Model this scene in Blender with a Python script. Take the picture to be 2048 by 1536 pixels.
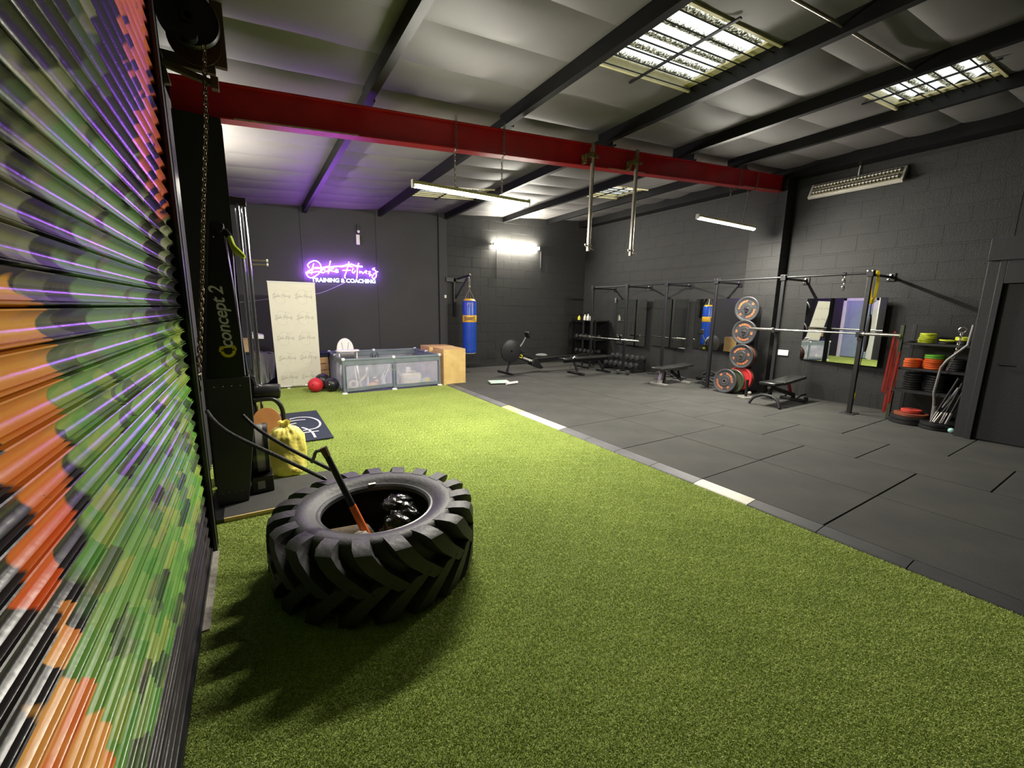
import bpy, bmesh, math, random
from mathutils import Vector, Matrix
for _o in list(bpy.data.objects): bpy.data.objects.remove(_o, do_unlink=True)
scene = bpy.context.scene
COL = scene.collection
PI = math.pi
random.seed(7)

# ------------------------------------------------------------------ camera, world, exposure
cam_data = bpy.data.cameras.new('camera'); cam = bpy.data.objects.new('camera', cam_data); COL.objects.link(cam)
yaw, pitch, roll = 0.556986, 0.176159, 0.0138919
fw = Vector((math.sin(yaw)*math.cos(pitch), math.cos(yaw)*math.cos(pitch), -math.sin(pitch)))
rt0 = Vector((math.cos(yaw), -math.sin(yaw), 0)); up0 = rt0.cross(fw)
rt = math.cos(roll)*rt0 + math.sin(roll)*up0; up = -math.sin(roll)*rt0 + math.cos(roll)*up0
cam.matrix_world = Matrix(((rt.x, up.x, -fw.x, 0), (rt.y, up.y, -fw.y, 0), (rt.z, up.z, -fw.z, 1.5), (0, 0, 0, 1)))
cam_data.sensor_fit = 'HORIZONTAL'; cam_data.sensor_width = 36; cam_data.lens = 836.54*36/2048
cam_data.clip_start = 0.02
scene.camera = cam
world = bpy.data.worlds.new('overcast_sky'); scene.world = world; world.use_nodes = True
wb = world.node_tree.nodes['Background']; wb.inputs[0].default_value = (0.93, 0.97, 1.0, 1); wb.inputs[1].default_value = 1.7
vs = scene.view_settings; vs.view_transform = 'Standard'; vs.look = 'None'; vs.gamma = 1.0; vs.exposure = 0.0; vs.use_curve_mapping = False
LED = 860.0       # luminance of the hanging white battens
LED_WALL = 560.0
NEON = 115.0

# ------------------------------------------------------------------ helpers
def lin(c):
    return tuple(((x/255)/12.92 if x/255 <= 0.04045 else ((x/255+0.055)/1.055)**2.4) for x in c)
MATS = {}
def mat(name, rgb, rough=0.5, metal=0.0, var=0.12, scale=6.0, bump=0.0, bscale=40.0, spec=0.5, coat=0.0, emit=None, estr=0.0, rgb2=None, alpha=1.0, trans=0.0):
    m = bpy.data.materials.new(name); m.use_nodes = True; nt = m.node_tree; N = nt.nodes; Lk = nt.links
    b = N['Principled BSDF']
    b.inputs['Roughness'].default_value = rough; b.inputs['Metallic'].default_value = metal
    b.inputs['Specular IOR Level'].default_value = spec; b.inputs['Coat Weight'].default_value = coat
    c = lin(rgb)
    tc = N.new('ShaderNodeTexCoord')
    nz = N.new('ShaderNodeTexNoise'); nz.inputs['Scale'].default_value = scale; nz.inputs['Detail'].default_value = 5
    Lk.new(tc.outputs['Object'], nz.inputs['Vector'])
    rp = N.new('ShaderNodeValToRGB'); rp.color_ramp.elements[0].position = 0.3; rp.color_ramp.elements[1].position = 0.7
    c2 = lin(rgb2) if rgb2 else tuple(min(1, x*(1+var)) for x in c)
    c1 = c if rgb2 else tuple(x*(1-var) for x in c)
    rp.color_ramp.elements[0].color = (*c1, 1); rp.color_ramp.elements[1].color = (*c2, 1)
    Lk.new(nz.outputs['Fac'], rp.inputs['Fac']); Lk.new(rp.outputs['Color'], b.inputs['Base Color'])
    if bump:
        n2 = N.new('ShaderNodeTexNoise'); n2.inputs['Scale'].default_value = bscale; n2.inputs['Detail'].default_value = 4
        Lk.new(tc.outputs['Object'], n2.inputs['Vector'])
        bp = N.new('ShaderNodeBump'); bp.inputs['Strength'].default_value = bump; bp.inputs['Distance'].default_value = 0.02
        Lk.new(n2.outputs['Fac'], bp.inputs['Height']); Lk.new(bp.outputs['Normal'], b.inputs['Normal'])
    if emit:
        b.inputs['Emission Color'].default_value = (*emit, 1); b.inputs['Emission Strength'].default_value = estr
    b.inputs['Alpha'].default_value = alpha; b.inputs['Transmission Weight'].default_value = trans
    MATS[name] = m
    return m

FR = {}            # frames of things: object name -> world matrix
def tag(o, label=None, cat=None, group=None, kind=None):
    if label: o['label'] = label
    if cat: o['category'] = cat
    if group: o['group'] = group
    if kind: o['kind'] = kind
    return o
def thing(name, label, cat, loc=(0, 0, 0), rz=0.0, group=None, kind=None):
    o = bpy.data.objects.new(name, None); COL.objects.link(o); o.empty_display_size = 0.05
    o.location = loc; o.rotation_euler = (0, 0, rz)
    FR[o.name] = Matrix.Translation(loc) @ Matrix.Rotation(rz, 4, 'Z')
    return tag(o, label, cat, group, kind)
def frame(o):
    return FR.get(o.name, Matrix.Identity(4))
def copy_tree(o, parent=None):
    c = o.copy(); COL.objects.link(c)
    if parent: c.parent = parent
    if o.name in FR: FR[c.name] = FR[o.name].copy()
    for ch in list(o.children): copy_tree(ch, c)
    return c
def place(o, loc, rz=0.0):
    o.location = loc; o.rotation_euler = (0, 0, rz); FR[o.name] = Matrix.Translation(loc) @ Matrix.Rotation(rz, 4, 'Z')

class MB:
    def __init__(s): s.v = []; s.f = []
    def add(s, vs_, fs_):
        k = len(s.v); s.v += [tuple(p) for p in vs_]; s.f += [tuple(i+k for i in f) for f in fs_]; return s
    def box(s, c, d, R=None):
        c = Vector(c); h = [x/2 for x in d]; P = []
        for sx in (-1, 1):
            for sy in (-1, 1):
                for sz in (-1, 1):
                    p = Vector((sx*h[0], sy*h[1], sz*h[2]))
                    if R: p = R @ p
                    P.append(c+p)
        return s.add(P, [(0, 1, 3, 2), (4, 6, 7, 5), (0, 4, 5, 1), (2, 3, 7, 6), (0, 2, 6, 4), (1, 5, 7, 3)])
    def bb(s, a, b):
        return s.box([(a[i]+b[i])/2 for i in range(3)], [abs(b[i]-a[i]) for i in range(3)])
    def bar(s, p0, p1, w, h, upv=(0, 0, 1)):
        p0 = Vector(p0); p1 = Vector(p1); d = (p1-p0).normalized(); u = Vector(upv)
        if abs(d.dot(u)) > 0.98: u = Vector((1, 0, 0))
        r = d.cross(u).normalized(); u = r.cross(d)
        P = [q + r*a*w/2 + u*b*h/2 for q in (p0, p1) for a, b in ((-1, -1), (1, -1), (1, 1), (-1, 1))]
        return s.add(P, [(3, 2, 1, 0), (4, 5, 6, 7), (0, 1, 5, 4), (1, 2, 6, 5), (2, 3, 7, 6), (3, 0, 4, 7)])
    def cyl(s, p0, p1, r, r2=None, n=14, cap=True):
        return s.tube([p0, p1], [r, r if r2 is None else r2], n, cap=cap)
    def tube(s, pts, r, n=8, closed=False, cap=True):
        pts = [Vector(p) for p in pts]; m = len(pts)
        rr = r if isinstance(r, (list, tuple)) else [r]*m
        T = []
        for i in range(m):
            if closed: a, b = pts[i-1], pts[(i+1) % m]
            else: a, b = pts[max(i-1, 0)], pts[min(i+1, m-1)]
            T.append((b-a).normalized())
        u = Vector((0, 0, 1)) if abs(T[0].z) < 0.9 else Vector((1, 0, 0))
        nrm = (u - T[0]*u.dot(T[0])).normalized(); P = []
        for i in range(m):
            nrm = (nrm - T[i]*nrm.dot(T[i])).normalized(); bn = T[i].cross(nrm)
            for k in range(n):
                a = 2*PI*k/n; P.append(pts[i] + (nrm*math.cos(a)+bn*math.sin(a))*rr[i])
        F = []
        for i in range(m if closed else m-1):
            j = (i+1) % m
            for k in range(n):
                l = (k+1) % n; F.append((i*n+k, i*n+l, j*n+l, j*n+k))
        if cap and not closed: F.append(tuple(range(n-1, -1, -1))); F.append(tuple((m-1)*n+k for k in range(n)))
        return s.add(P, F)
    def lathe(s, prof, n=32, M=None, closed=False):
        M = M or Matrix.Identity(4); P = []; m = len(prof)
        for r, z in prof:
            for k in range(n):
                a = 2*PI*k/n; P.append(M @ Vector((r*math.cos(a), r*math.sin(a), z)))
        F = []
        for i in range(m if closed else m-1):
            j = (i+1) % m
            for k in range(n):
                l = (k+1) % n; F.append((i*n+k, i*n+l, j*n+l, j*n+k))
        return s.add(P, F)
    def surf(s, fn, nu, nv, cu=False, cv=False):
        P = [fn(i/nu, j/nv) for i in range(nu+(0 if cu else 1)) for j in range(nv+(0 if cv else 1))]
        W = nv+(0 if cv else 1); H = nu+(0 if cu else 1); F = []
        for i in range(nu):
            for j in range(nv):
                a = (i % H)*W+(j % W); b = ((i+1) % H)*W+(j % W); c = ((i+1) % H)*W+((j+1) % W); d = (i % H)*W+((j+1) % W)
                F.append((a, b, c, d))
        return s.add(P, F)
    def ball(s, c, r, n=24, sc=(1, 1, 1), fn=None):
        c = Vector(c)
        def g(u, v):
            th = 2*PI*u; ph = PI*(0.003+v*0.994)
            d = Vector((math.cos(th)*math.sin(ph), math.sin(th)*math.sin(ph), math.cos(ph)))
            k = r*(fn(d) if fn else 1)
            return c + Vector((d.x*sc[0], d.y*sc[1], d.z*sc[2]))*k
        return s.surf(g, n, n//2, cu=True)
    def prism(s, poly, depth, M=None):
        M = M or Matrix.Identity(4); n = len(poly)
        P = [M @ Vector((x, y, 0)) for x, y in poly] + [M @ Vector((x, y, depth)) for x, y in poly]
        F = [tuple(range(n-1, -1, -1)), tuple(range(n, 2*n))]
        for i in range(n):
            j = (i+1) % n; F.append((i, j, n+j, n+i))
        return s.add(P, F)
    def ribbon(s, pts, w, M, lift=0.0):
        # flat stroke of width w in the XY plane of M
        n = len(pts); P = []
        for i in range(n):
            a = Vector(pts[max(i-1, 0)]); b = Vector(pts[min(i+1, n-1)]); d = (b-a)
            d = d.normalized() if d.length > 1e-9 else Vector((1, 0))
            q = Vector((-d.y, d.x))*w/2; c = Vector(pts[i])
            P += [M @ Vector((c.x+q.x, c.y+q.y, lift)), M @ Vector((c.x-q.x, c.y-q.y, lift))]
        return s.add(P, [(2*i, 2*i+1, 2*i+3, 2*i+2) for i in range(n-1)])
    def mesh(s, name, angle=35):
        me = bpy.data.meshes.new(name); me.from_pydata(s.v, [], s.f)
        bm = bmesh.new(); bm.from_mesh(me); bmesh.ops.recalc_face_normals(bm, faces=bm.faces); bm.to_mesh(me); bm.free()
        for p in me.polygons: p.use_smooth = True
        me.set_sharp_from_angle(angle=math.radians(angle))
        return me
    def build(s, name, m, parent=None, bevel=0.0, angle=35, world=False, seg=2):
        if world and parent is not None:
            I = frame(parent).inverted(); s.v = [tuple(I @ Vector(p)) for p in s.v]
        me = s.mesh(name, angle); o = bpy.data.objects.new(name, me); COL.objects.link(o)
        me.materials.append(m if not isinstance(m, str) else MATS[m])
        if parent is not None: o.parent = parent
        if bevel:
            b = o.modifiers.new('bevel', 'BEVEL'); b.width = bevel; b.segments = seg; b.limit_method = 'ANGLE'; b.angle_limit = math.radians(40)
        return o
def obj(name, me, m, parent=None, loc=(0, 0, 0), rot=(0, 0, 0)):
    o = bpy.data.objects.new(name, me); COL.objects.link(o); o.location = loc; o.rotation_euler = rot
    if m is not None and not me.materials: me.materials.append(MATS[m] if isinstance(m, str) else m)
    if parent is not None: o.parent = parent
    return o
def catmull(pts, k=6, closed=False):
    P = [Vector(p) for p in pts]; n = len(P); out = []
    for i in range(n if closed else n-1):
        if closed: a, b, c, d = P[i-1], P[i], P[(i+1) % n], P[(i+2) % n]
        else: a, b, c, d = P[max(i-1, 0)], P[i], P[i+1], P[min(i+2, n-1)]
        for j in range(k):
            t = j/k
            out.append(0.5*((2*b)+(c-a)*t+(2*a-5*b+4*c-d)*t*t+(3*b-a-3*c+d)*t**3))
    if not closed: out.append(P[-1])
    return out
def text_geo(body, size, extrude=0.0, shear=0.0, bold=0.0, align='CENTER', space=1.0):
    cu = bpy.data.curves.new('lettering', 'FONT'); cu.body = body; cu.size = size; cu.extrude = extrude; cu.shear = shear
    cu.offset = bold; cu.align_x = align; cu.align_y = 'CENTER'; cu.space_character = space; cu.resolution_u = 3
    o = bpy.data.objects.new('lettering', cu); COL.objects.link(o)
    me = bpy.data.meshes.new_from_object(o)
    V = [tuple(v.co) for v in me.vertices]; F = [tuple(p.vertices) for p in me.polygons]
    bpy.data.objects.remove(o); bpy.data.curves.remove(cu); bpy.data.meshes.remove(me)
    return V, F
def put_text(name, body, size, M, m, parent, extrude=0.0, shear=0.0, bold=0.0, align='CENTER', space=1.0, warp=None):
    V, F = text_geo(body, size, extrude, shear, bold, align, space)
    if warp: V = [warp(*p) for p in V]
    b = MB(); b.add([M @ Vector(p) for p in V], F)
    me = bpy.data.meshes.new(name); me.from_pydata(b.v, [], b.f); me.materials.append(MATS[m] if isinstance(m, str) else m)
    o = bpy.data.objects.new(name, me); COL.objects.link(o)
    if parent is not None: o.parent = parent
    return o
def basis(o, ex, ey, ez=None):
    ex = Vector(ex).normalized(); ey = Vector(ey).normalized(); ez = ex.cross(ey) if ez is None else Vector(ez)
    return Matrix(((ex.x, ey.x, ez.x, o[0]), (ex.y, ey.y, ez.y, o[1]), (ex.z, ey.z, ez.z, o[2]), (0, 0, 0, 1)))
def chain_links(name, pts, link, r, m, parent, world=True, every=None):
    # alternate oval links along a polyline, each link a part sharing one mesh
    b = MB(); pr = []
    L = link*0.5; w = link*0.32
    for k in range(12):
        a = 2*PI*k/12; x = math.cos(a)*w; z = math.sin(a)*w + (L-w*0.6 if math.sin(a) > 0 else -(L-w*0.6)); pr.append((x, 0, z))
    b.tube(pr, r, 5, closed=True); me = b.mesh('link'); me.materials.append(MATS[m])
    P = [Vector(p) for p in pts]
    if world: I = frame(parent).inverted(); P = [I @ p for p in P]
    seg = []; tot = 0
    for a, c in zip(P, P[1:]): seg.append((tot, a, c)); tot += (c-a).length
    n = max(2, int(tot/(link*0.86))); outs = []
    for i in range(n):
        d = (i+0.5)*tot/n
        for t0, a, c in seg:
            if t0 <= d <= t0+(c-a).length+1e-6:
                p = a + (c-a).normalized()*(d-t0); q = (c-a).to_track_quat('Z', 'X'); break
        o = bpy.data.objects.new('link', me); COL.objects.link(o); o.parent = parent
        o.rotation_mode = 'QUATERNION'; from_q = q @ Matrix.Rotation(PI/2*(i % 2)+0.4, 3, 'Z').to_quaternion()
        o.rotation_quaternion = from_q; o.location = p; outs.append(o)
    return outs
# ------------------------------------------------------------------ materials
mat('black_wall', (36, 36, 35), 0.66, bump=0.25, bscale=60, var=0.15, scale=3)
mat('black_board', (45, 44, 47), 0.6, bump=0.08, bscale=30, var=0.12, scale=2)
mat('black_steel', (22, 22, 23), 0.42, bump=0.05)
mat('satin_black', (17, 17, 18), 0.32)
mat('dark_steel', (40, 40, 42), 0.45, 0.3)
mat('rubber_tile', (57, 57, 55), 0.8, bump=0.35, bscale=220, rgb2=(72, 71, 67), scale=2.2, spec=0.35)
mat('strip_grey', (88, 87, 90), 0.55, var=0.2, scale=5)
mat('strip_dark', (58, 58, 58), 0.6, var=0.2, scale=5)
mat('strip_white', (188, 184, 168), 0.5, var=0.1)
mat('strip_yellow', (215, 200, 60), 0.5, rgb2=(200, 198, 160), scale=18)
mat('screed', (60, 58, 55), 0.8)
mat('lining', (97, 94, 93), 0.6, var=0.06, scale=3)
mat('purlin_paint', (15, 15, 16), 0.45, var=0.25, scale=4, spec=0.25)
mat('red_paint', (206, 34, 44), 0.34, var=0.14, scale=4, bump=0.08, bscale=25)
mat('chipped_edge', (196, 180, 160), 0.5, var=0.3, scale=20)
mat('galvanised', (176, 170, 156), 0.38, 0.85, var=0.2, scale=14)
mat('rusty_brass', (142, 122, 84), 0.5, 0.7, var=0.3, scale=30)
mat('chrome', (205, 205, 208), 0.14, 1.0, var=0.05)
mat('bright_steel', (196, 194, 186), 0.24, 1.0, var=0.08)
mat('chain_steel', (150, 144, 132), 0.38, 0.9, var=0.2, scale=40)
mat('old_chain', (96, 84, 64), 0.5, 0.8, var=0.3, scale=40)
mat('rust_plate', (74, 44, 34), 0.8, var=0.3, scale=12)
mat('bare_timber', (84, 70, 50), 0.8, var=0.25, scale=9)
mat('black_rubber', (34, 34, 35), 0.62, bump=0.3, bscale=45, rgb2=(50, 49, 50), scale=7)
mat('tyre_rubber', (40, 39, 41), 0.55, bump=0.14, bscale=40, rgb2=(58, 56, 58), scale=6)
mat('tyre_bead', (74, 74, 78), 0.4, bump=0.1)
mat('vinyl_black', (24, 24, 25), 0.36, bump=0.12, bscale=90)
mat('plastic_black', (20, 20, 21), 0.4)
mat('white_plastic', (232, 230, 226), 0.35, var=0.03)
mat('banner_cloth', (232, 226, 210), 0.6, var=0.02)
mat('print_grey', (168, 162, 150), 0.7)
mat('print_pale', (204, 198, 186), 0.7)
mat('print_white', (225, 225, 228), 0.6)
mat('silver_cover', (150, 148, 142), 0.35, 0.6)
mat('logo_yellow', (245, 226, 30), 0.5)
mat('logo_grey', (236, 234, 228), 0.5)
mat('lime', (178, 196, 30), 0.45)
mat('cord_lilac', (170, 160, 205), 0.5)
mat('plywood', (216, 180, 122), 0.6, rgb2=(196, 156, 98), scale=9)
mat('ply_face', (226, 196, 130), 0.55, rgb2=(206, 170, 104), scale=5)
mat('seat_tan', (166, 112, 58), 0.5, rgb2=(150, 98, 48), scale=6)
mat('wood_edge', (206, 176, 120), 0.6)
mat('blue_vinyl', (34, 74, 176), 0.32, bump=0.06, bscale=14, var=0.12, scale=5)
mat('bag_yellow', (226, 176, 52), 0.45)
mat('print_navy', (60, 50, 70), 0.5)
mat('pen_grey', (112, 122, 128), 0.7, var=0.1)
mat('pen_dark', (74, 80, 92), 0.7, var=0.1)
mat('mesh_white', (205, 204, 222), 0.8, alpha=0.42)
mat('toy_cream', (226, 216, 186), 0.5); mat('toy_orange', (222, 164, 74), 0.5); mat('toy_lilac', (150, 142, 205), 0.5)
mat('toy_blue', (92, 112, 165), 0.5); mat('toy_yellow', (232, 206, 84), 0.5); mat('toy_mint', (170, 214, 206), 0.5); mat('toy_white', (226, 226, 230), 0.5)
mat('red_ball', (206, 40, 52), 0.5, var=0.06); mat('black_ball', (30, 30, 33), 0.4)
mat('mat_navy', (26, 34, 52), 0.85, bump=0.3, bscale=200)
mat('orange_grip', (226, 104, 32), 0.5, var=0.1); mat('hammer_brown', (96, 64, 46), 0.6, var=0.2)
mat('bin_liner', (14, 14, 15), 0.2, bump=0.6, bscale=22)
mat('sandbag_brown', (98, 82, 58), 0.75, bump=0.3, rgb2=(74, 62, 46))
mat('canvas_grey', (176, 170, 158), 0.8, bump=0.4, bscale=30, rgb2=(120, 116, 108), scale=9)
mat('yellow_plastic', (236, 220, 112), 0.32, var=0.16, scale=12, bump=0.5, bscale=18, alpha=0.9)
mat('plate_grey', (58, 58, 60), 0.5)
mat('plate_rubber', (50, 50, 52), 0.55, var=0.1); mat('plate_orange', (206, 118, 62), 0.5); mat('plate_red', (196, 50, 52), 0.5, var=0.1)
mat('plate_rust', (122, 62, 40), 0.55); mat('change_lime', (196, 206, 52), 0.5); mat('change_orange', (222, 96, 34), 0.5); mat('change_green', (104, 176, 52), 0.5); mat('change_black', (26, 26, 27), 0.5)
mat('band_red', (176, 54, 42), 0.55); mat('strap_yellow', (236, 206, 22), 0.5); mat('rack_green', (54, 60, 42), 0.45)
mat('spray_white', (222, 220, 210), 0.4); mat('spray_yellow', (226, 216, 60), 0.4); mat('trigger_black', (26, 26, 28), 0.4)
mat('scale_mint', (206, 222, 212), 0.4); mat('bench_grey', (150, 148, 142), 0.4, 0.5); mat('bench_pad', (34, 34, 34), 0.32, coat=0.3)
mat('bench_red', (176, 46, 66), 0.45); mat('door_blue', (150, 164, 190), 0.4, var=0.06); mat('navy_fabric', (30, 36, 56), 0.85, bump=0.3)
mat('grey_sheet', (112, 112, 112), 0.8, bump=0.25, bscale=14); mat('cardboard', (176, 146, 108), 0.8)
mat('fluoro_frame', (190, 186, 174), 0.45); mat('fluoro_louvre', (158, 152, 128), 0.3, 0.6); mat('cable_grey', (150, 150, 160), 0.5)
mat('housing_cream', (214, 204, 160), 0.5)
mat('led_white', (255, 250, 235), 0.4, emit=(1.0, 0.955, 0.84), estr=LED)
mat('led_wall', (255, 250, 235), 0.4, emit=(1.0, 0.95, 0.82), estr=LED_WALL)
mat('led_dim', (255, 250, 235), 0.4, emit=(1.0, 0.95, 0.84), estr=LED_WALL*0.55)
mat('neon_violet', (190, 90, 255), 0.4, emit=(0.36, 0.085, 1.0), estr=NEON)
mat('neon_warm', (255, 220, 255), 0.4, emit=(0.72, 0.30, 1.0), estr=NEON*0.9)
mat('neon_ice', (225, 245, 255), 0.4, emit=(0.66, 0.85, 1.0), estr=3.2)
m = mat('mirror_glass', (235, 240, 238), 0.015, 1.0, var=0.0); 

def turf_material():
    m = bpy.data.materials.new('turf_fibre'); m.use_nodes = True; nt = m.node_tree; N = nt.nodes; L = nt.links; b = N['Principled BSDF']
    a = N.new('ShaderNodeAttribute'); a.attribute_name = 'tone'
    rp = N.new('ShaderNodeValToRGB'); e = rp.color_ramp.elements
    e[0].position = 0; e[0].color = (*lin((118, 137, 66)), 1); e[1].position = 1; e[1].color = (*lin((219, 228, 138)), 1)
    k = e.new(0.5); k.color = (*lin((173, 189, 96)), 1)
    g = N.new('ShaderNodeNewGeometry'); nz = N.new('ShaderNodeTexNoise'); nz.inputs['Scale'].default_value = 1.6; nz.inputs['Detail'].default_value = 4
    L.new(g.outputs['Position'], nz.inputs['Vector'])
    ad = N.new('ShaderNodeMath'); ad.operation = 'MULTIPLY_ADD'; ad.inputs[1].default_value = 0.5; L.new(nz.outputs['Fac'], ad.inputs[0]); L.new(a.outputs['Fac'], ad.inputs[2])
    sb = N.new('ShaderNodeMath'); sb.operation = 'SUBTRACT'; sb.inputs[1].default_value = 0.25; L.new(ad.outputs[0], sb.inputs[0])
    L.new(sb.outputs[0], rp.inputs['Fac']); L.new(rp.outputs['Color'], b.inputs['Base Color']); b.inputs['Roughness'].default_value = 0.5
    b.inputs['Specular IOR Level'].default_value = 0.25
    MATS['turf_fibre'] = m
turf_material()
mat('turf_backing', (140, 162, 80), 0.9, rgb2=(156, 178, 90), scale=60)

def graffiti_material():
    """spray-painted mural: soft-edged patches of paint laid over the slats, in wall coordinates"""
    m = bpy.data.materials.new('graffiti_paint'); m.use_nodes = True; nt = m.node_tree; N = nt.nodes; L = nt.links; b = N['Principled BSDF']
    g = N.new('ShaderNodeNewGeometry'); sep = N.new('ShaderNodeSeparateXYZ'); L.new(g.outputs['Position'], sep.inputs[0])
    cmb = N.new('ShaderNodeCombineXYZ'); L.new(sep.outputs['Y'], cmb.inputs['X']); L.new(sep.outputs['Z'], cmb.inputs['Y'])
    def math_(op, a, bb=None, c=None):
        n = N.new('ShaderNodeMath'); n.operation = op
        for i, x in enumerate((a, bb, c)):
            if x is None: continue
            if isinstance(x, (int, float)): n.inputs[i].default_value = x
            else: L.new(x, n.inputs[i])
        return n.outputs[0]
    def noise(scale, off, detail=2.0):
        mp = N.new('ShaderNodeVectorMath'); mp.operation = 'ADD'; mp.inputs[1].default_value = (off, off*1.7, off*0.3); L.new(cmb.outputs[0], mp.inputs[0])
        n = N.new('ShaderNodeTexNoise'); n.inputs['Scale'].default_value = scale; n.inputs['Detail'].default_value = detail; L.new(mp.outputs[0], n.inputs['Vector']); return n.outputs['Fac']
    def step(x, t, w): 
        n = N.new('ShaderNodeMapRange'); n.interpolation_type = 'SMOOTHSTEP'; n.inputs['From Min'].default_value = t-w; n.inputs['From Max'].default_value = t+w; L.new(x, n.inputs['Value']); return n.outputs[0]
    def mix(f, a, bb):
        n = N.new('ShaderNodeMix'); n.data_type = 'RGBA'; L.new(f, n.inputs['Factor'])
        for i, x in ((6, a), (7, bb)):
            if isinstance(x, tuple): n.inputs[i].default_value = (*lin(x), 1)
            else: L.new(x, n.inputs[i])
        return n.outputs[2]
    Y, Z = sep.outputs['Y'], sep.outputs['Z']
    wob = math_('MULTIPLY', math_('SUBTRACT', noise(5.5, 3.1), 0.5), 0.24)
    wob2 = math_('MULTIPLY', math_('SUBTRACT', noise(5.0, 9.4), 0.5), 0.24)
    Yw = math_('ADD', Y, wob); Zw = math_('ADD', Z, wob2)
    def ell(yc, zc, ry, rz, soft=0.08):
        a = math_('DIVIDE', math_('SUBTRACT', Yw, yc), ry); c = math_('DIVIDE', math_('SUBTRACT', Zw, zc), rz)
        d = math_('ADD', math_('MULTIPLY', a, a), math_('MULTIPLY', c, c))
        n = N.new('ShaderNodeMapRange'); n.inputs['From Min'].default_value = 1+soft; n.inputs['From Max'].default_value = 1-soft; L.new(d, n.inputs['Value']); return n.outputs[0]
    # upper half: olive and grey-green haze over dark patches
    c = mix(step(noise(2.6, 1.0), 0.5, 0.05), (98, 100, 82), (132, 132, 102))
    c = mix(step(noise(3.1, 14.0), 0.55, 0.02), c, (74, 92, 66))
    c = mix(step(noise(4.4, 52.0, 1.0), 0.57, 0.02), c, (136, 140, 112))
    c = mix(step(noise(3.6, 21.0, 1.0), 0.52, 0.02), c, (40, 40, 40))
    sage = ell(1.70, 1.68, 0.50, 0.30)
    c = mix(math_('MULTIPLY', sage, step(noise(3.0, 6.0), 0.44, 0.03)), c, (112, 148, 98))
    # lower half: strong leaf greens
    green = mix(step(noise(3.0, 5.0), 0.52, 0.03), (92, 146, 62), (124, 160, 74))
    green = mix(step(noise(5.0, 8.0), 0.60, 0.03), green, (152, 162, 74))
    green = mix(step(noise(3.2, 17.0), 0.60, 0.03), green, (112, 116, 84))
    vm = N.new('ShaderNodeMapping'); vm.inputs['Scale'].default_value = (6.5, 15.0, 1); vm.inputs['Location'].default_value = (0.3, 0.7, 0)
    cw = N.new('ShaderNodeCombineXYZ'); L.new(math_('ADD', Y, math_('MULTIPLY', wob, 0.5)), cw.inputs['X']); L.new(math_('ADD', Z, math_('MULTIPLY', wob2, 0.3)), cw.inputs['Y']); L.new(cw.outputs[0], vm.inputs['Vector'])
    vo = N.new('ShaderNodeTexVoronoi'); vo.voronoi_dimensions = '2D'; vo.inputs['Scale'].default_value = 1.0; L.new(vm.outputs[0], vo.inputs['Vector'])
    sc = N.new('ShaderNodeSeparateColor'); L.new(vo.outputs['Color'], sc.inputs[0])
    scales = N.new('ShaderNodeValToRGB'); scales.color_ramp.interpolation = 'CONSTANT'; q = scales.color_ramp.elements
    q[0].position = 0.0; q[0].color = (*lin((50, 52, 46)), 1); q[1].position = 0.22; q[1].color = (*lin((104, 118, 78)), 1)
    for ps, cc in ((0.34, (88, 142, 60)), (0.52, (106, 154, 68)), (0.70, (128, 164, 78)), (0.86, (150, 164, 78))): w_ = q.new(ps); w_.color = (*lin(cc), 1)
    L.new(sc.outputs[0], scales.inputs['Fac'])
    hf = N.new('ShaderNodeMath'); hf.operation = 'ADD'; hf.inputs[0].default_value = 0.0; hf.inputs[1].default_value = 0.72
    green = mix(hf.outputs[0], green, scales.outputs[0])
    low = step(Zw, 1.40, 0.05); inv = math_('SUBTRACT', 1.0, low)
    c = mix(inv, c, green)
    # pink and coral corner
    for e_ in (ell(2.72, 2.40, 0.52, 0.50), ell(2.85, 2.9, 0.8, 0.5)):
        c = mix(e_, c, mix(step(noise(4, 2.0), 0.5, 0.05), (196, 98, 108), (206, 110, 78)))
    c = mix(math_('MULTIPLY', ell(2.55, 2.35, 0.40, 0.60), step(noise(6.0, 33.0, 1.0), 0.60, 0.02)), c, (58, 44, 96))
    c = mix(ell(2.10, 2.28, 0.22, 0.42), c, (44, 38, 70))
    # dark ground and orange flames at the camera end
    c = mix(ell(0.80, 1.16, 0.36, 0.34), c, (46, 44, 44))
    hot = N.new('ShaderNodeMapRange'); hot.inputs['From Min'].default_value = 1.10; hot.inputs['From Max'].default_value = 1.45; L.new(Zw, hot.inputs['Value'])
    org = mix(hot.outputs[0], (216, 92, 34), (222, 158, 62))
    for p in ((1.02, 1.43, 0.12, 0.095), (0.99, 1.28, 0.14, 0.11), (0.97, 1.13, 0.12, 0.085)): c = mix(ell(*p), c, org)
    org2 = mix(step(noise(4, 12.0), 0.5, 0.1), (224, 112, 56), (228, 166, 84))
    for p in ((0.97, 0.93, 0.055, 0.055), (0.84, 0.80, 0.14, 0.11), (1.0, 0.76, 0.05, 0.06), (0.88, 0.60, 0.15, 0.14), (0.70, 0.66, 0.14, 0.22)): c = mix(ell(*p), c, org2)
    c = mix(math_('SUBTRACT', 1.0, step(Zw, 0.36, 0.02)), c, (58, 56, 54))
    c = mix(step(Yw, 2.98, 0.03), c, (42, 41, 42))
    # chips in the paint
    c = mix(step(noise(26, 30.0, 4.0), 0.76, 0.01), c, (24, 24, 24))
    L.new(c, b.inputs['Base Color']); b.inputs['Roughness'].default_value = 0.24; b.inputs['Specular IOR Level'].default_value = 0.16
    bp = N.new('ShaderNodeBump'); bp.inputs['Strength'].default_value = 0.15; bp.inputs['Distance'].default_value = 0.004
    L.new(noise(40, 2.0, 4.0), bp.inputs['Height']); L.new(bp.outputs[0], b.inputs['Normal'])
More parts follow.
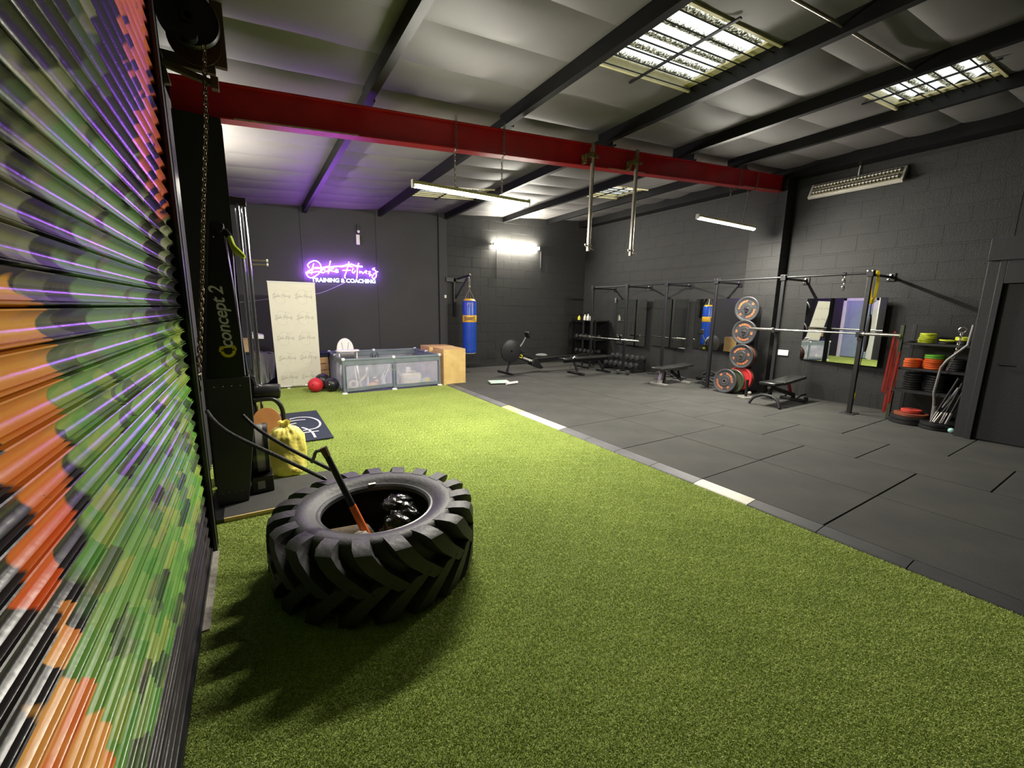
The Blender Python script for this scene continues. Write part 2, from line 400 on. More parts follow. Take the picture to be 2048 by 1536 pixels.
    MATS['graffiti_paint'] = m
graffiti_material()

def skylight_material():
    """weathered translucent sheeting: clean crests, grimy troughs"""
    m = bpy.data.materials.new('grp_sheet'); m.use_nodes = True; nt = m.node_tree; N = nt.nodes; L = nt.links
    for n in list(N): N.remove(n)
    out = N.new('ShaderNodeOutputMaterial'); tr = N.new('ShaderNodeBsdfTranslucent'); df = N.new('ShaderNodeBsdfDiffuse'); mx = N.new('ShaderNodeMixShader'); mx.inputs[0].default_value = 0.12
    g = N.new('ShaderNodeNewGeometry'); sep = N.new('ShaderNodeSeparateXYZ'); L.new(g.outputs['Position'], sep.inputs[0])
    w = N.new('ShaderNodeMath'); w.operation = 'MULTIPLY'; w.inputs[1].default_value = 2*PI/0.165; L.new(sep.outputs['Y'], w.inputs[0])
    s = N.new('ShaderNodeMath'); s.operation = 'SINE'; L.new(w.outputs[0], s.inputs[0])
    nz = N.new('ShaderNodeTexNoise'); nz.inputs['Scale'].default_value = 60; nz.inputs['Detail'].default_value = 3; L.new(g.outputs['Position'], nz.inputs['Vector'])
    ad = N.new('ShaderNodeMath'); ad.operation = 'MULTIPLY_ADD'; ad.inputs[1].default_value = -0.30; L.new(s.outputs[0], ad.inputs[0]); L.new(nz.outputs['Fac'], ad.inputs[2])
    rp = N.new('ShaderNodeValToRGB'); e = rp.color_ramp.elements
    e[0].position = 0.58; e[0].color = (0.90, 0.92, 0.86, 1); e[1].position = 0.84; e[1].color = (0.02, 0.02, 0.015, 1)
    k = e.new(0.68); k.color = (0.34, 0.32, 0.20, 1)
    L.new(ad.outputs[0], rp.inputs['Fac']); L.new(rp.outputs[0], tr.inputs[0]); L.new(rp.outputs[0], df.inputs[0])
    L.new(tr.outputs[0], mx.inputs[1]); L.new(df.outputs[0], mx.inputs[2]); L.new(mx.outputs[0], out.inputs[0])
    MATS['grp_sheet'] = m
skylight_material()

# ------------------------------------------------------------------ the building
XL, XR, YB, YF = -0.42, 8.38, 9.55, -3.5
def zr(x): return 3.3576+0.0765*x
def struct(name, mb, m, parent=None, bevel=0.0, label=None):
    o = mb.build(name, m, parent, bevel)
    if parent is None: o['kind'] = 'structure'
    if label: o['label'] = label
    return o
fl = struct('floor', MB().bb((XL-0.2, YF-0.2, -0.25), (XR+0.2, YB+0.2, -0.012)), 'screed', label='gym floor of green turf beside black rubber tiles')

# artificial turf: backing sheet plus a pile of fibres set out by geometry nodes
struct('turf_backing', MB().bb((XL, YF, -0.012), (3.215, YB, 0.0)), 'turf_backing', fl)
def turf():
    rnd = random.Random(3); S = 0.26; V = []; F = []; T = []
    for i in range(8600):
        x, y = rnd.uniform(0, S), rnd.uniform(0, S); a = rnd.uniform(0, 2*PI); h = rnd.uniform(0.003, 0.009); w = rnd.uniform(0.0006, 0.0013)
        la = rnd.uniform(0, 2*PI); ll = rnd.uniform(0.003, 0.010); dx, dy = math.cos(a)*w, math.sin(a)*w; lx, ly = math.cos(la)*ll, math.sin(la)*ll
        k = len(V); V += [(x-dx, y-dy, 0), (x+dx, y+dy, 0), (x+lx*.4+dx*.9, y+ly*.4+dy*.9, h*.7), (x+lx*.4-dx*.9, y+ly*.4-dy*.9, h*.7), (x+lx+dx*.3, y+ly+dy*.3, h), (x+lx-dx*.3, y+ly-dy*.3, h)]
        F += [(k, k+1, k+2, k+3), (k+3, k+2, k+4, k+5)]; t = rnd.random()**1.2; T += [t*0.75, t*0.75, t, t, min(1, t*1.15), min(1, t*1.15)]
    me = bpy.data.meshes.new('turf_pile'); me.from_pydata(V, [], F); at = me.attributes.new('tone', 'FLOAT', 'POINT'); at.data.foreach_set('value', T)
    me.materials.append(MATS['turf_fibre']); o = bpy.data.objects.new('turf_pile', me); COL.objects.link(o)
    tag(o, 'short green artificial turf covering the left side of the gym', 'turf', kind='stuff')
    ng = bpy.data.node_groups.new('turf_layout', 'GeometryNodeTree')
    ng.interface.new_socket('Geometry', in_out='INPUT', socket_type='NodeSocketGeometry'); ng.interface.new_socket('Geometry', in_out='OUTPUT', socket_type='NodeSocketGeometry')
    N = ng.nodes; L = ng.links; gi = N.new('NodeGroupInput'); go = N.new('NodeGroupOutput')
    x0, x1, y0, y1 = -0.30, 3.21, -0.4, YB-0.02; nx = int((x1-x0)/S)+1; ny = int((y1-y0)/S)
    gr = N.new('GeometryNodeMeshGrid'); gr.inputs['Size X'].default_value = (nx-1)*S; gr.inputs['Size Y'].default_value = (ny-1)*S; gr.inputs['Vertices X'].default_value = nx; gr.inputs['Vertices Y'].default_value = ny
    tf = N.new('GeometryNodeTransform'); tf.inputs['Translation'].default_value = (x1-S-(nx-1)*S/2, y0+(ny-1)*S/2, 0.0)
    L.new(gr.outputs['Mesh'], tf.inputs['Geometry'])
    ip = N.new('GeometryNodeInstanceOnPoints'); L.new(tf.outputs[0], ip.inputs['Points']); L.new(gi.outputs[0], ip.inputs['Instance'])
    L.new(ip.outputs[0], go.inputs[0])
    md = o.modifiers.new('layout', 'NODES'); md.node_group = ng
turf()

# rubber tiles, laid in staggered columns, each with a chamfered edge
tw = 0.955; tile_me = {}
def tile_mesh(w, l):
    key = (round(w, 3), round(l, 3))
    if key not in tile_me:
        g = 0.0035; c = 0.004; z1 = 0.022
        b = MB(); P = []
        for z, ins in ((-0.012, g), (z1-c, g), (z1, g+c)):
            P += [(ins, ins, z), (w-ins, ins, z), (w-ins, l-ins, z), (ins, l-ins, z)]
        F = [(8, 9, 10, 11)]
        for k in (0, 4):
            for i in range(4): F.append((k+i, k+(i+1) % 4, k+4+(i+1) % 4, k+4+i))
        b.add(P, F); me = b.mesh('rubber_tile', 20); me.materials.append(MATS['rubber_tile']); tile_me[key] = me
    return tile_me[key]
colx = [3.345]
while colx[-1] < XR-0.01: colx.append(min(XR, colx[-1]+tw))
rnd = random.Random(5)
for i in range(len(colx)-1):
    off = 1.16 if i in (0, 1) else (1.16+0.48 if i in (2,) else 1.16)
    y = off - tw*6
    while y < YB:
        a, b_ = max(y, YF), min(y+tw, YB)
        if b_-a > 0.05:
            obj('rubber_tile', tile_mesh(colx[i+1]-colx[i], b_-a), None, fl, (colx[i], a, rnd.uniform(-0.0012, 0.0012)))
        y += tw
# ramped edging strips along the joint of turf and rubber
ys = [YF]+[1.155+0.4785*k for k in range(-9, 19)]; ys = [y for y in ys if y < YB]+[YB]
def strip_mesh(l):
    key = ('s', round(l, 3))
    if key not in tile_me:
        pr = [(0.0, -0.01), (0.0, 0.006), (0.012, 0.011), (0.085, 0.02), (0.128, 0.022), (0.128, -0.01)]
        b = MB(); b.prism(pr, l-0.006, basis((0, l-0.003, 0), (1, 0, 0), (0, 0, 1), (0, -1, 0))); tile_me[key] = b.mesh('edge_strip', 15)
    return tile_me[key]
for k in range(len(ys)-1):
    mid = (ys[k]+ys[k+1])/2
    mm = 'strip_white' if (1.63 < mid < 2.10 or 4.1 < mid < 4.95) else 'strip_yellow' if 4.95 < mid < 5.42 else 'strip_grey' if mid > 2.1 else 'strip_dark'
    me = strip_mesh(ys[k+1]-ys[k]).copy(); me.materials.append(MATS[mm]); obj('edge_strip', me, None, fl, (3.217, ys[k], 0))

# block walls
blk_me = {}
def block(w, h, axis, m='black_wall'):
    soft = axis == 'r'
    key = (round(w, 3), round(h, 3), axis)
    if key not in blk_me:
        g = 0.0006 if soft else 0.0016; c = 0.0012 if soft else 0.003; d = 0.010; b = MB(); P = []
        for z, ins in ((d-(0.003 if soft else 0.0045), g), (d-c, g), (d, g+c)): P += [(ins, ins, z), (w-ins, ins, z), (w-ins, h-ins, z), (ins, h-ins, z)]
        F = [(8, 9, 10, 11)]
        for k in (0, 4):
            for i in range(4): F.append((k+i, k+(i+1) % 4, k+4+(i+1) % 4, k+4+i))
        M = basis((0, 0, 0), (1, 0, 0), (0, 0, 1)) if axis == 'b' else basis((0, 0, 0), (0, -1, 0), (0, 0, 1)) if axis == 'r' else basis((0, 0, 0), (1, 0, 0), (0, 0, 1))
        b.add([M @ Vector(p) for p in P], F); me = b.mesh('block', 20); me.materials.append(MATS[m]); blk_me[key] = me
    return blk_me[key]
wall_back = struct('wall_back', MB().bb((XL-0.2, YB+0.0055, -0.2), (XR+0.2, YB+0.25, 4.3)), 'black_wall', label='black painted back wall of blockwork')
bw, bh = 0.45, 0.228; rnd = random.Random(8)
row = 0; z = 0.0
while z < 4.0:
    x = 4.07 - (bw/2 if row % 2 else 0)
    while x < XR-0.02:
        a, c = max(x, 4.07), min(x+bw, XR)
        h = min(bh, 4.02-z)
        if c-a > 0.04 and h > 0.05: obj('block', block(c-a, h, 'b'), None, wall_back, (a, YB+0.012-rnd.uniform(0, 0.002), z))
        x += bw
    z += bh; row += 1
for k, (a, c) in enumerate(((XL, 0.98), (0.985, 2.44), (2.445, 3.86))):     # flat boarded part behind the sign
    MB().bb((a, YB-0.006, 0), (c, YB+0.012, zr(a)+0.05)).build('wall_board', 'black_board', wall_back, 0.002)
MB().bb((3.865, YB-0.05, 0), (4.065, YB+0.012, 3.75)).build('stanchion', 'black_board', wall_back, 0.004)
MB().cyl((5.43, YB-0.012, 2.28), (5.43, YB-0.012, 3.05), 0.009, n=8).build('conduit', 'black_board', wall_back)
MB().cyl((6.80, YB-0.012, 2.62), (6.80, YB-0.012, 3.05), 0.012, n=8).build('conduit', 'black_board', wall_back)
wall_right = struct('wall_right', MB().bb((XR+0.0055, YF-0.2, -0.2), (XR+0.25, YB+0.2, 4.3)), 'black_wall', label='black painted right wall of blockwork')
bw2, bh2 = 0.50, 0.25; row = 0; z = 0.0
while z < 4.0:
    y = YB + (bw2/2 if row % 2 else 0)
    while y > 1.38:
        a, c = min(y, YB), max(y-bw2, 1.38)
        h = min(bh2, 4.02-z)
        if a-c > 0.04 and h > 0.05: obj('block', block(a-c, h, 'r'), None, wall_right, (XR+0.012-rnd.uniform(0, 0.0012), a, z))
        y -= bw2
    z += bh2; row += 1
MB().bb((XR-0.004, 1.4, 2.47), (XR+0.012, 9.5, 2.485)).build('ledge_line', 'black_wall', wall_right)
# brick pier carrying the red beam
pier = struct('wall_pier', MB().bb((8.115, 4.075, 0), (XR, 4.635, 3.98)), 'black_wall', label='black block pier on the right wall under the red beam')
row = 0; z = 0.0
while z < 3.75:
    h = min(bh, 3.98-z)
    parts = ((4.06, 4.36), (4.36, 4.65)) if row % 2 == 0 else ((4.06, 4.21), (4.21, 4.65))
    for a, c in parts: obj('block', block(c-a, h, 'r'), None, pier, (8.112-rnd.uniform(0, 0.003), c, z))
    obj('block', block(0.27, h, 'f'), None, pier, (8.11, 4.072, z))
    z += bh; row += 1
wl = MB(); wl.bb((XL-0.2, 3.06, -0.2), (XL, YB+0.2, 4.0)); wl.bb((XL-0.2, YF-0.2, 3.12), (XL, 3.06, 4.0)); wl.bb((XL-0.2, YF-0.2, -0.2), (XL, -1.6, 3.12)); wl.bb((XL-0.25, -1.6, -0.2), (XL-0.15, 3.06, 3.12))
struct('wall_left', wl, 'black_board', label='black painted left wall past the roller shutter')
struct('wall_front', MB().bb((XL-0.2, YF-0.2, -0.2), (XR+0.2, YF, 4.3)), 'black_board', label='black wall behind the camera')
# boxed-in store on the right with a black door
part = struct('wall_partition', MB().bb((7.42, YF, 0), (XR, 1.37, 2.36)), 'black_board', label='black boxed-in partition at the right edge')
MB().bb((7.31, YF+0.1, 2.13), (7.42, 1.37, 2.38)).build('fascia_board', 'black_board', part, 0.004)
MB().bb((7.36, 1.27, 0), (7.42, 1.37, 2.13)).build('corner_post', 'black_board', part, 0.004)
MB().bb((7.33, 1.215, 0), (7.42, 1.27, 2.13)).build('door_jamb', 'black_board', part, 0.004)
MB().bb((7.33, 0.28, 1.87), (7.42, 1.215, 2.13)).build('door_head', 'black_board', part, 0.004)
d1 = struct('door_1', MB().bb((7.395, 0.28, 0.03), (7.425, 1.213, 1.868)), 'black_board', None, 0.003, 'black flush door in the partition at the right edge')
MB().cyl((7.35, 1.13, 0.95), (7.40, 1.13, 0.95), 0.012).tube([(7.35, 1.13, 0.95), (7.35, 1.02, 0.95)], 0.009).build('door_handle', 'dark_steel', d1)

# ------------------------------------------------------------------ roof
near_x = [-0.40, 1.03, 2.46, 3.87, 5.29, 6.60, 8.20]; far_x = [-0.40, 1.05, 2.51, 4.02, 5.62, 6.97, 8.22]
SKY = {(0, 2): (2.12, 2.98), (0, 4): (1.36, 2.21), (1, 4): (6.15, 7.0), (1, 2): (7.15, 8.02)}
deck = MB(); bays = []
ceil = struct('ceiling', MB().bb((XL-0.2, 4.13, zr(-0.4)+0.10), (XL+0.02, 4.27, zr(-0.4)+0.14)), 'lining', label='sloping roof lined with sagging pale panels')
lin_me = {}
def lining_mesh(w, l, seed):
    key = (round(w, 2), round(l, 3), seed)
    if key not in lin_me:
        r = random.Random(seed); sag = r.uniform(0.022, 0.05); tilt = r.uniform(-0.3, 0.3); ph = r.uniform(0, 6)
        def f(u, v):
            e = (math.sin(PI*u)**0.6)*(math.sin(PI*v)**0.55)
            return (u*w, v*l, -sag*e*(1+tilt*(v-0.5)*2) - 0.006*math.sin(9*u+ph)*e)
        b = MB(); b.surf(f, 10, 8); me = b.mesh('lining_panel', 60); me.materials.append(MATS['lining']); lin_me[key] = me
    return lin_me[key]
rnd = random.Random(11); sl = math.atan(0.0765)
for side, xs, y0, y1 in ((0, near_x, YF, 4.2), (1, far_x, 4.2, YB)):
    xx = [XL-0.02]+xs[1:-1]+[XR+0.02]
    for k in range(len(xx)-1):
        a, c = xx[k], xx[k+1]; sk = SKY.get((side, k))
        cuts = [(y0, sk[0]), (sk[1], y1)] if sk else [(y0, y1)]
        for p, q in cuts:
            n = max(1, round((q-p)/0.57)); l = (q-p)/n
            for j in range(n):
                obj('lining_panel', lining_mesh(c-a, l, rnd.randint(0, 5)), None, ceil, (a, p+j*l, zr(a)), (0, -sl, 0))
            deck.add([(a-0.01, p-0.001, zr(a)+0.07), (c+0.01, p-0.001, zr(c)+0.07), (c+0.01, q+0.001, zr(c)+0.07), (a-0.01, q+0.001, zr(a)+0.07), (a-0.01, p-0.001, zr(a)+0.12), (c+0.01, p-0.001, zr(c)+0.12), (c+0.01, q+0.001, zr(c)+0.12), (a-0.01, q+0.001, zr(a)+0.12)],
                     [(0, 1, 2, 3), (4, 5, 6, 7), (0, 1, 5, 4), (1, 2, 6, 5), (2, 3, 7, 6), (3, 0, 4, 7)])
deck.build('roof_deck', 'purlin_paint', ceil)
MB().bb((XL-0.3, YB+0.03, 3.2), (XR+0.3, YB+0.3, 4.4)).bb((XL-0.3, YF-0.3, 3.2), (XR+0.3, YF, 4.4)).bb((XR+0.03, YF, 3.9), (XR+0.3, YB, 4.4)).bb((XL-0.3, YF, 3.2), (XL, YB, 4.4)).build('eaves_closer', 'black_board', ceil)
def purlin(x, ya, yb):
    zb = zr(x)-0.128; zt = zr(x)+0.06
    pr = [(-0.004, zt), (-0.004, zb+0.006), (-0.055, zb+0.006), (-0.055, zb+0.02), (-0.061, zb+0.02), (-0.061, zb), (0.004, zb), (0.004, zt)]
    pr = [(p*-1, q) for p, q in pr][::-1]
    b = MB(); b.prism(pr, yb-ya, basis((x, yb, 0), (1, 0, 0), (0, 0, 1), (0, -1, 0))); return b.build('purlin', 'purlin_paint', ceil)
for x in near_x[1:]: purlin(x, YF, 4.26)
for x in far_x[1:]: purlin(x, 4.16, YB)
struct('trim_1', MB().bb((8.10, 1.4, 3.80), (XR, 9.55, 3.96)), 'purlin_paint', label='dark eaves beam along the top of the right wall')
def roof_rod(p, q): MB().cyl(p, q, 0.012, n=8).build('tie_rod', 'galvanised', ceil)
roof_rod((2.9, 1.74, zr(2.9)-0.05), (3.87, 1.70, zr(3.87)-0.07)); roof_rod((3.87, 1.70, zr(3.87)-0.07), (5.29, 1.70, zr(5.29)-0.07))
# skylights
n = 0
for (side, k), (p, q) in SKY.items():
    n += 1; xs = near_x if side == 0 else far_x; a, c = xs[k]+0.004, xs[k+1]-0.004
    names = {1: 'large barred skylight nearest the camera above the red beam', 2: 'barred skylight high at the right edge', 3: 'small far barred skylight behind the hanging scaffold tubes', 4: 'far barred skylight half hidden by the long hanging light'}
    w = thing('window_%d' % n, names[n], None, ((a+c)/2, (p+q)/2, zr((a+c)/2)), 0, None, 'structure')
    def f(u, v): 
        x = a+(c-a)*u; y = p+(q-p)*v; return (x, y, zr(x)+0.075+0.016*math.sin(2*PI*y/0.165))
    MB().surf(f, 2, 48).build('corrugated_pane', 'grp_sheet', w, world=True, angle=80)
    fr = MB(); 
    for y in (p, q): fr.add([(a, y-0.012, zr(a)-0.02), (c, y-0.012, zr(c)-0.02), (c, y+0.012, zr(c)-0.02), (a, y+0.012, zr(a)-0.02), (a, y-0.012, zr(a)+0.1), (c, y-0.012, zr(c)+0.1), (c, y+0.012, zr(c)+0.1), (a, y+0.012, zr(a)+0.1)], [(0, 1, 2, 3), (4, 5, 6, 7), (0, 1, 5, 4), (1, 2, 6, 5), (2, 3, 7, 6), (3, 0, 4, 7)])
    fr.build('reveal', 'housing_cream', w, world=True)
    MB().add([(c-0.10, p, zr(c)+0.012), (c, p, zr(c)+0.02), (c, q, zr(c)+0.02), (c-0.10, q, zr(c)+0.012), (c-0.10, p, zr(c)+0.03), (c, p, zr(c)+0.035), (c, q, zr(c)+0.035), (c-0.10, q, zr(c)+0.03)], [(0, 1, 2, 3), (4, 5, 6, 7), (0, 1, 5, 4), (1, 2, 6, 5), (2, 3, 7, 6), (3, 0, 4, 7)]).build('ledge', 'housing_cream', w, world=True)
    nb = 7
    for j in range(nb):
        y = p+(q-p)*(j+0.5)/nb; MB().cyl((a, y, zr(a)-0.03), (c, y, zr(c)-0.03), 0.006, n=6).build('guard_bar', 'black_steel', w, world=True)
    x = a+(c-a)*0.48; MB().bb((x-0.012, p-0.09, zr(x)-0.042), (x+0.012, q+0.09, zr(x)-0.030)).build('guard_bar', 'black_steel', w, world=True)
# ------------------------------------------------------------------ roller shutter
SH = thing('roller_shutter', 'steel roller shutter sprayed with green, orange and pink graffiti', 'shutter', (-0.33, 0.8, 0))
pit = 0.066
pr = [(-0.004, 0.0005), (-0.002, 0.0035), (0.017, 0.004), (0.020, 0.0065), (0.017, 0.009), (0.006, 0.0095), (0.006, 0.0120), (0.0125, 0.0125), (0.006, 0.018), (0.001, 0.026), (0.000, 0.034), (0.002, 0.043), (0.008, 0.052), (0.016, 0.0585), (0.022, 0.0615), (0.020, 0.0640), (-0.004, 0.0645), (-0.010, 0.0645), (-0.010, 0.0005)]
b = MB(); b.prism(pr, 4.55, basis((0, 2.24, 0), (1, 0, 0), (0, 0, 1), (0, -1, 0))); slat_me = b.mesh('slat', 50); slat_me.materials.append(MATS['graffiti_paint'])
k = 0; z = 0.04
while z < 3.08:
    obj('slat', slat_me, None, SH, (-0.004+random.uniform(-0.0015, 0.0015), 0, z)); z += pit
MB().bb((-0.345, -1.55, 0.004), (-0.305, 3.03, 0.04)).build('bottom_rail', 'dark_steel', SH, world=True)
gr = MB(); gr.bb((-0.40, 3.02, 0), (-0.285, 3.065, 3.12)); gr.bb((-0.30, 2.955, 0), (-0.285, 3.065, 3.12)); gr.bb((-0.40, 2.955, 0), (-0.385, 3.03, 3.12))
gr.build('guide_rail', 'black_steel', SH, world=True)
MB().bb((-0.32, 2.2, 0.001), (-0.275, 2.95, 0.012)).build('floor_plate', 'canvas_grey', SH, world=True)
WG = thing('winding_gear', 'dark round chain wheel and rusty plate above the shutter edge', 'pulley', (-0.17, 3.42, 2.78))
MY = basis((-0.165, 3.40, 3.17), (1, 0, 0), (0, 0, -1), (0, 1, 0))
MB().lathe([(0.02, -0.02), (0.035, -0.02), (0.035, -0.005), (0.05, 0.0), (0.125, 0.0), (0.15, -0.012), (0.155, 0.0), (0.145, 0.012), (0.155, 0.026), (0.15, 0.036), (0.02, 0.036)], 36, MY).build('chain_wheel', 'black_steel', WG, world=True)
MB().lathe([(0.01, 0.045), (0.135, 0.045), (0.135, 0.055), (0.01, 0.055)], 36, basis((-0.15, 3.40, 3.075), (1, 0, 0), (0, 0, -1), (0, 1, 0))).build('sprocket_plate', 'rust_plate', WG, world=True)
MB().cyl((-0.165, 3.33, 3.06), (-0.165, 3.5, 3.06), 0.04, n=20).build('axle', 'black_steel', WG, world=True)
MB().bb((-0.055, 3.46, 2.97), (0.01, 3.50, 3.36)).bb((-0.40, 3.46, 2.92), (-0.055, 3.50, 2.99)).build('mounting_board', 'bare_timber', WG, 0.004, world=True)
MB().bar((-0.36, 3.40, 2.90), (-0.06, 3.40, 2.835), 0.04, 0.035).bar((-0.33, 3.41, 2.95), (-0.30, 3.41, 2.78), 0.04, 0.035).build('bracket', 'bare_timber', WG, 0.004, world=True)
MB().bb((-0.085, 3.36, 2.80), (-0.045, 3.41, 2.87)).build('timber_block', 'bare_timber', WG, 0.004, world=True)
HC = thing('hand_chain', 'long rusty hand chain hanging from the shutter gear', 'chain', (-0.33, 3.33, 0.7))
chain_links('c', [(-0.10, 3.36, 3.02), (-0.13, 3.36, 2.6), (-0.19, 3.36, 2.1), (-0.245, 3.36, 1.6), (-0.31, 3.34, 1.05)], 0.036, 0.0042, 'old_chain', HC)
chain_links('c', [(-0.31, 3.34, 1.05), (-0.325, 3.32, 0.86), (-0.33, 3.31, 0.72)], 0.036, 0.0042, 'old_chain', HC)
MB().tube([(-0.36, 3.10, 1.06), (-0.30, 3.36, 1.06)], 0.006).build('tie_bar', 'galvanised', HC, world=True)

# ------------------------------------------------------------------ red beam and its column
def zt(x): return 3.164+0.0846*x
def zbm(x): return 2.908+0.0846*x
BM = thing('steel_beam', 'red painted steel beam crossing the whole gym', 'beam', (4.0, 4.2, zbm(4)))
xa, xb = -0.36, 8.11
def slab(x0, x1, y0, y1, fa, fb):
    return [(x0, y0, fa(x0)), (x1, y0, fa(x1)), (x1, y1, fa(x1)), (x0, y1, fa(x0)), (x0, y0, fb(x0)), (x1, y0, fb(x1)), (x1, y1, fb(x1)), (x0, y1, fb(x0))]
FB = [(0, 1, 2, 3), (4, 5, 6, 7), (0, 1, 5, 4), (1, 2, 6, 5), (2, 3, 7, 6), (3, 0, 4, 7)]
MB().add(slab(xa, xb, 4.17, 4.23, lambda x: zbm(x)+0.01, lambda x: zt(x)-0.01), FB).build('web', 'red_paint', BM, world=True)
MB().add(slab(xa, xb, 4.14, 4.26, lambda x: zt(x)-0.014, zt), FB).build('flange', 'red_paint', BM, 0.002, world=True)
MB().add(slab(xa, xb, 4.14, 4.26, zbm, lambda x: zbm(x)+0.014), FB).build('flange', 'red_paint', BM, 0.002, world=True)
for a, c in ((0.02, 0.95), (3.95, 4.6), (6.9, 7.95)):
    MB().add(slab(a, c, 4.137, 4.141, lambda x: zbm(x)+0.002, lambda x: zbm(x)+0.012), FB).build('bare_metal_edge', 'chipped_edge', BM, world=True)
CO = thing('steel_column', 'black column under the left end of the red beam', 'column', (-0.21, 4.2, 0))
MB().bb((-0.36, 4.10, 0), (-0.065, 4.30, zbm(-0.2)-0.002)).build('shaft', 'black_board', CO, 0.004, world=True)
MB().bb((-0.068, 4.10, 1.0), (-0.060, 4.12, zbm(-0.2)-0.05)).build('edge_angle', 'dark_steel', CO, world=True)

# ------------------------------------------------------------------ hanging scaffold tubes
for nm, x, lab in ((0, 3.605, 'scaffold tube clamped to the red beam, nearer the long light'), (1, 4.345, 'scaffold tube clamped to the red beam, nearer the right wall')):
    t = thing('scaffold_tube', lab, 'pole', (x, 4.06, 2.22), 0, 'scaffold tubes hanging from the beam')
    zz = zt(x)-0.16
    MB().cyl((x, 4.06, 2.22), (x+0.01, 4.06, zt(x)-0.02), 0.024, n=16).build('pipe', 'galvanised', t, world=True)
    c = MB(); c.lathe([(0.026, -0.03), (0.038, -0.03), (0.038, 0.03), (0.026, 0.03)], 18, Matrix.Translation((x, 4.06, zz)), True)
    c.bb((x-0.05, 4.05, zz-0.02), (x-0.03, 4.14, zz+0.02)); c.bar((x-0.03, 4.03, zz), (x-0.16, 4.05, zz-0.05), 0.03, 0.045); c.bar((x+0.03, 4.03, zz-0.01), (x+0.07, 4.02, zz-0.02), 0.016, 0.03); c.bb((x-0.10, 4.07, zz-0.09), (x-0.06, 4.14, zz-0.01)); c.cyl((x-0.055, 4.02, zz+0.01), (x-0.055, 4.02, zz+0.06), 0.012); c.cyl((x-0.12, 4.03, zz-0.09), (x-0.12, 4.03, zz-0.02), 0.01)
    c.build('beam_clamp', 'rusty_brass', t, 0.002, world=True)
    e = MB(); e.lathe([(0.025, -0.014), (0.034, -0.014), (0.034, 0.014), (0.025, 0.014)], 18, Matrix.Translation((x, 4.06, 2.285)), True)
    e.bar((x-0.03, 4.06, 2.285), (x-0.065, 4.05, 2.29), 0.012, 0.02); e.bar((x+0.03, 4.06, 2.285), (x+0.06, 4.05, 2.283), 0.012, 0.02); e.cyl((x+0.035, 4.05, 2.25), (x+0.075, 4.05, 2.245), 0.011)
    e.build('collar', 'galvanised', t, 0.001, world=True)

# ------------------------------------------------------------------ lights
def batten(name, lab, c, length, glow='led_white', face=(0, 0, -1), tilt=0.0):
    t = thing(name, lab, 'light', c, 0, 'white LED battens')
    h = length/2; M = Matrix.Rotation(tilt, 4, 'Y')
    d = MB()
    if face[2] < -0.5:
        prf = [(0.036*math.sin(a), 0.012-0.042*math.cos(a)) for a in [math.radians(v) for v in range(-65, 66, 13)]]
        d.surf(lambda u, v: M @ Vector((-h+0.02+(length-0.04)*u, prf[round(v*10)][0], prf[round(v*10)][1])), 1, 10)
        hb = MB().box((0, 0, 0.014), (length, 0.066, 0.034), None)
    else:
        prf = [(-0.025*math.cos(a)-0.014, 0.025*math.sin(a)) for a in [math.radians(v) for v in range(-120, 121, 24)]]
        d.surf(lambda u, v: M @ Vector((-h+0.02+(length-0.04)*u, prf[round(v*10)][0], prf[round(v*10)][1])), 1, 10)
        hb = MB().box((0, 0.02, 0), (length, 0.04, 0.026), None)
    d.build('diffuser', glow, t, angle=80)
    hb.v = [tuple(M @ Vector(p)) for p in hb.v]; hb.build('housing', 'housing_cream', t, 0.003)
    for s in (-1, 1):
        e = MB(); e.box((s*(h-0.008), 0 if face[2] < -0.5 else -0.014, 0.008 if face[2] < -0.5 else 0), (0.024, 0.062, 0.075)); e.v = [tuple(M @ Vector(p)) for p in e.v]; e.build('end_cap', 'white_plastic', t, 0.006)
    return t
B1 = batten('batten_light', 'long bright batten light hung on chains near the purple ceiling', (2.125, 4.20, 2.685), 1.36)
for x in (1.88, 2.43):
    chain_links('c', [(x, 4.125, zt(x)+0.05), (x, 4.125, zbm(x)), (x+0.012, 4.19, zbm(x)-0.03), (x+0.02, 4.2, 2.735)], 0.03, 0.003, 'chain_steel', B1)
B2 = batten('batten_light', 'short-looking batten light hung in front of the right wall pier', (6.655, 4.20, 2.915), 1.56)
for x, s in ((6.62, -1), (7.10, -1)):
    chain_links('c', [(x+0.17, 4.125, zt(x)), (x+0.14, 4.125, zbm(x)+0.01), (x+0.02, 4.18, zbm(x)-0.07), (x-0.02, 4.2, 2.965)], 0.028, 0.003, 'chain_steel', B2)
    chain_links('c', [(x+0.02, 4.18, zbm(x)-0.07), (x-0.06, 4.16, zbm(x)-0.045)], 0.028, 0.003, 'chain_steel', B2)
B3 = batten('batten_light', 'batten light fixed to the back wall above the rowing machine', (5.99, 9.48, 3.105), 1.40, 'led_wall', face=(0, -1, 0))
B4 = batten('batten_light', 'batten light on the left wall behind the black column', (0, 0, 0), 1.40, 'led_dim', face=(0, -1, 0)); place(B4, (-0.375, 6.0, 2.72), PI/2)
fx = thing('fluorescent_fitting', 'unlit twin fluorescent fitting on the right wall', 'light', (8.33, 3.2, 3.4))
Rf = Matrix.Rotation(math.radians(28), 3, 'Y')
MB().box((8.295, 3.17, 3.53), (0.06, 1.24, 0.25), Rf).build('tray', 'fluoro_frame', fx, 0.008, world=True)
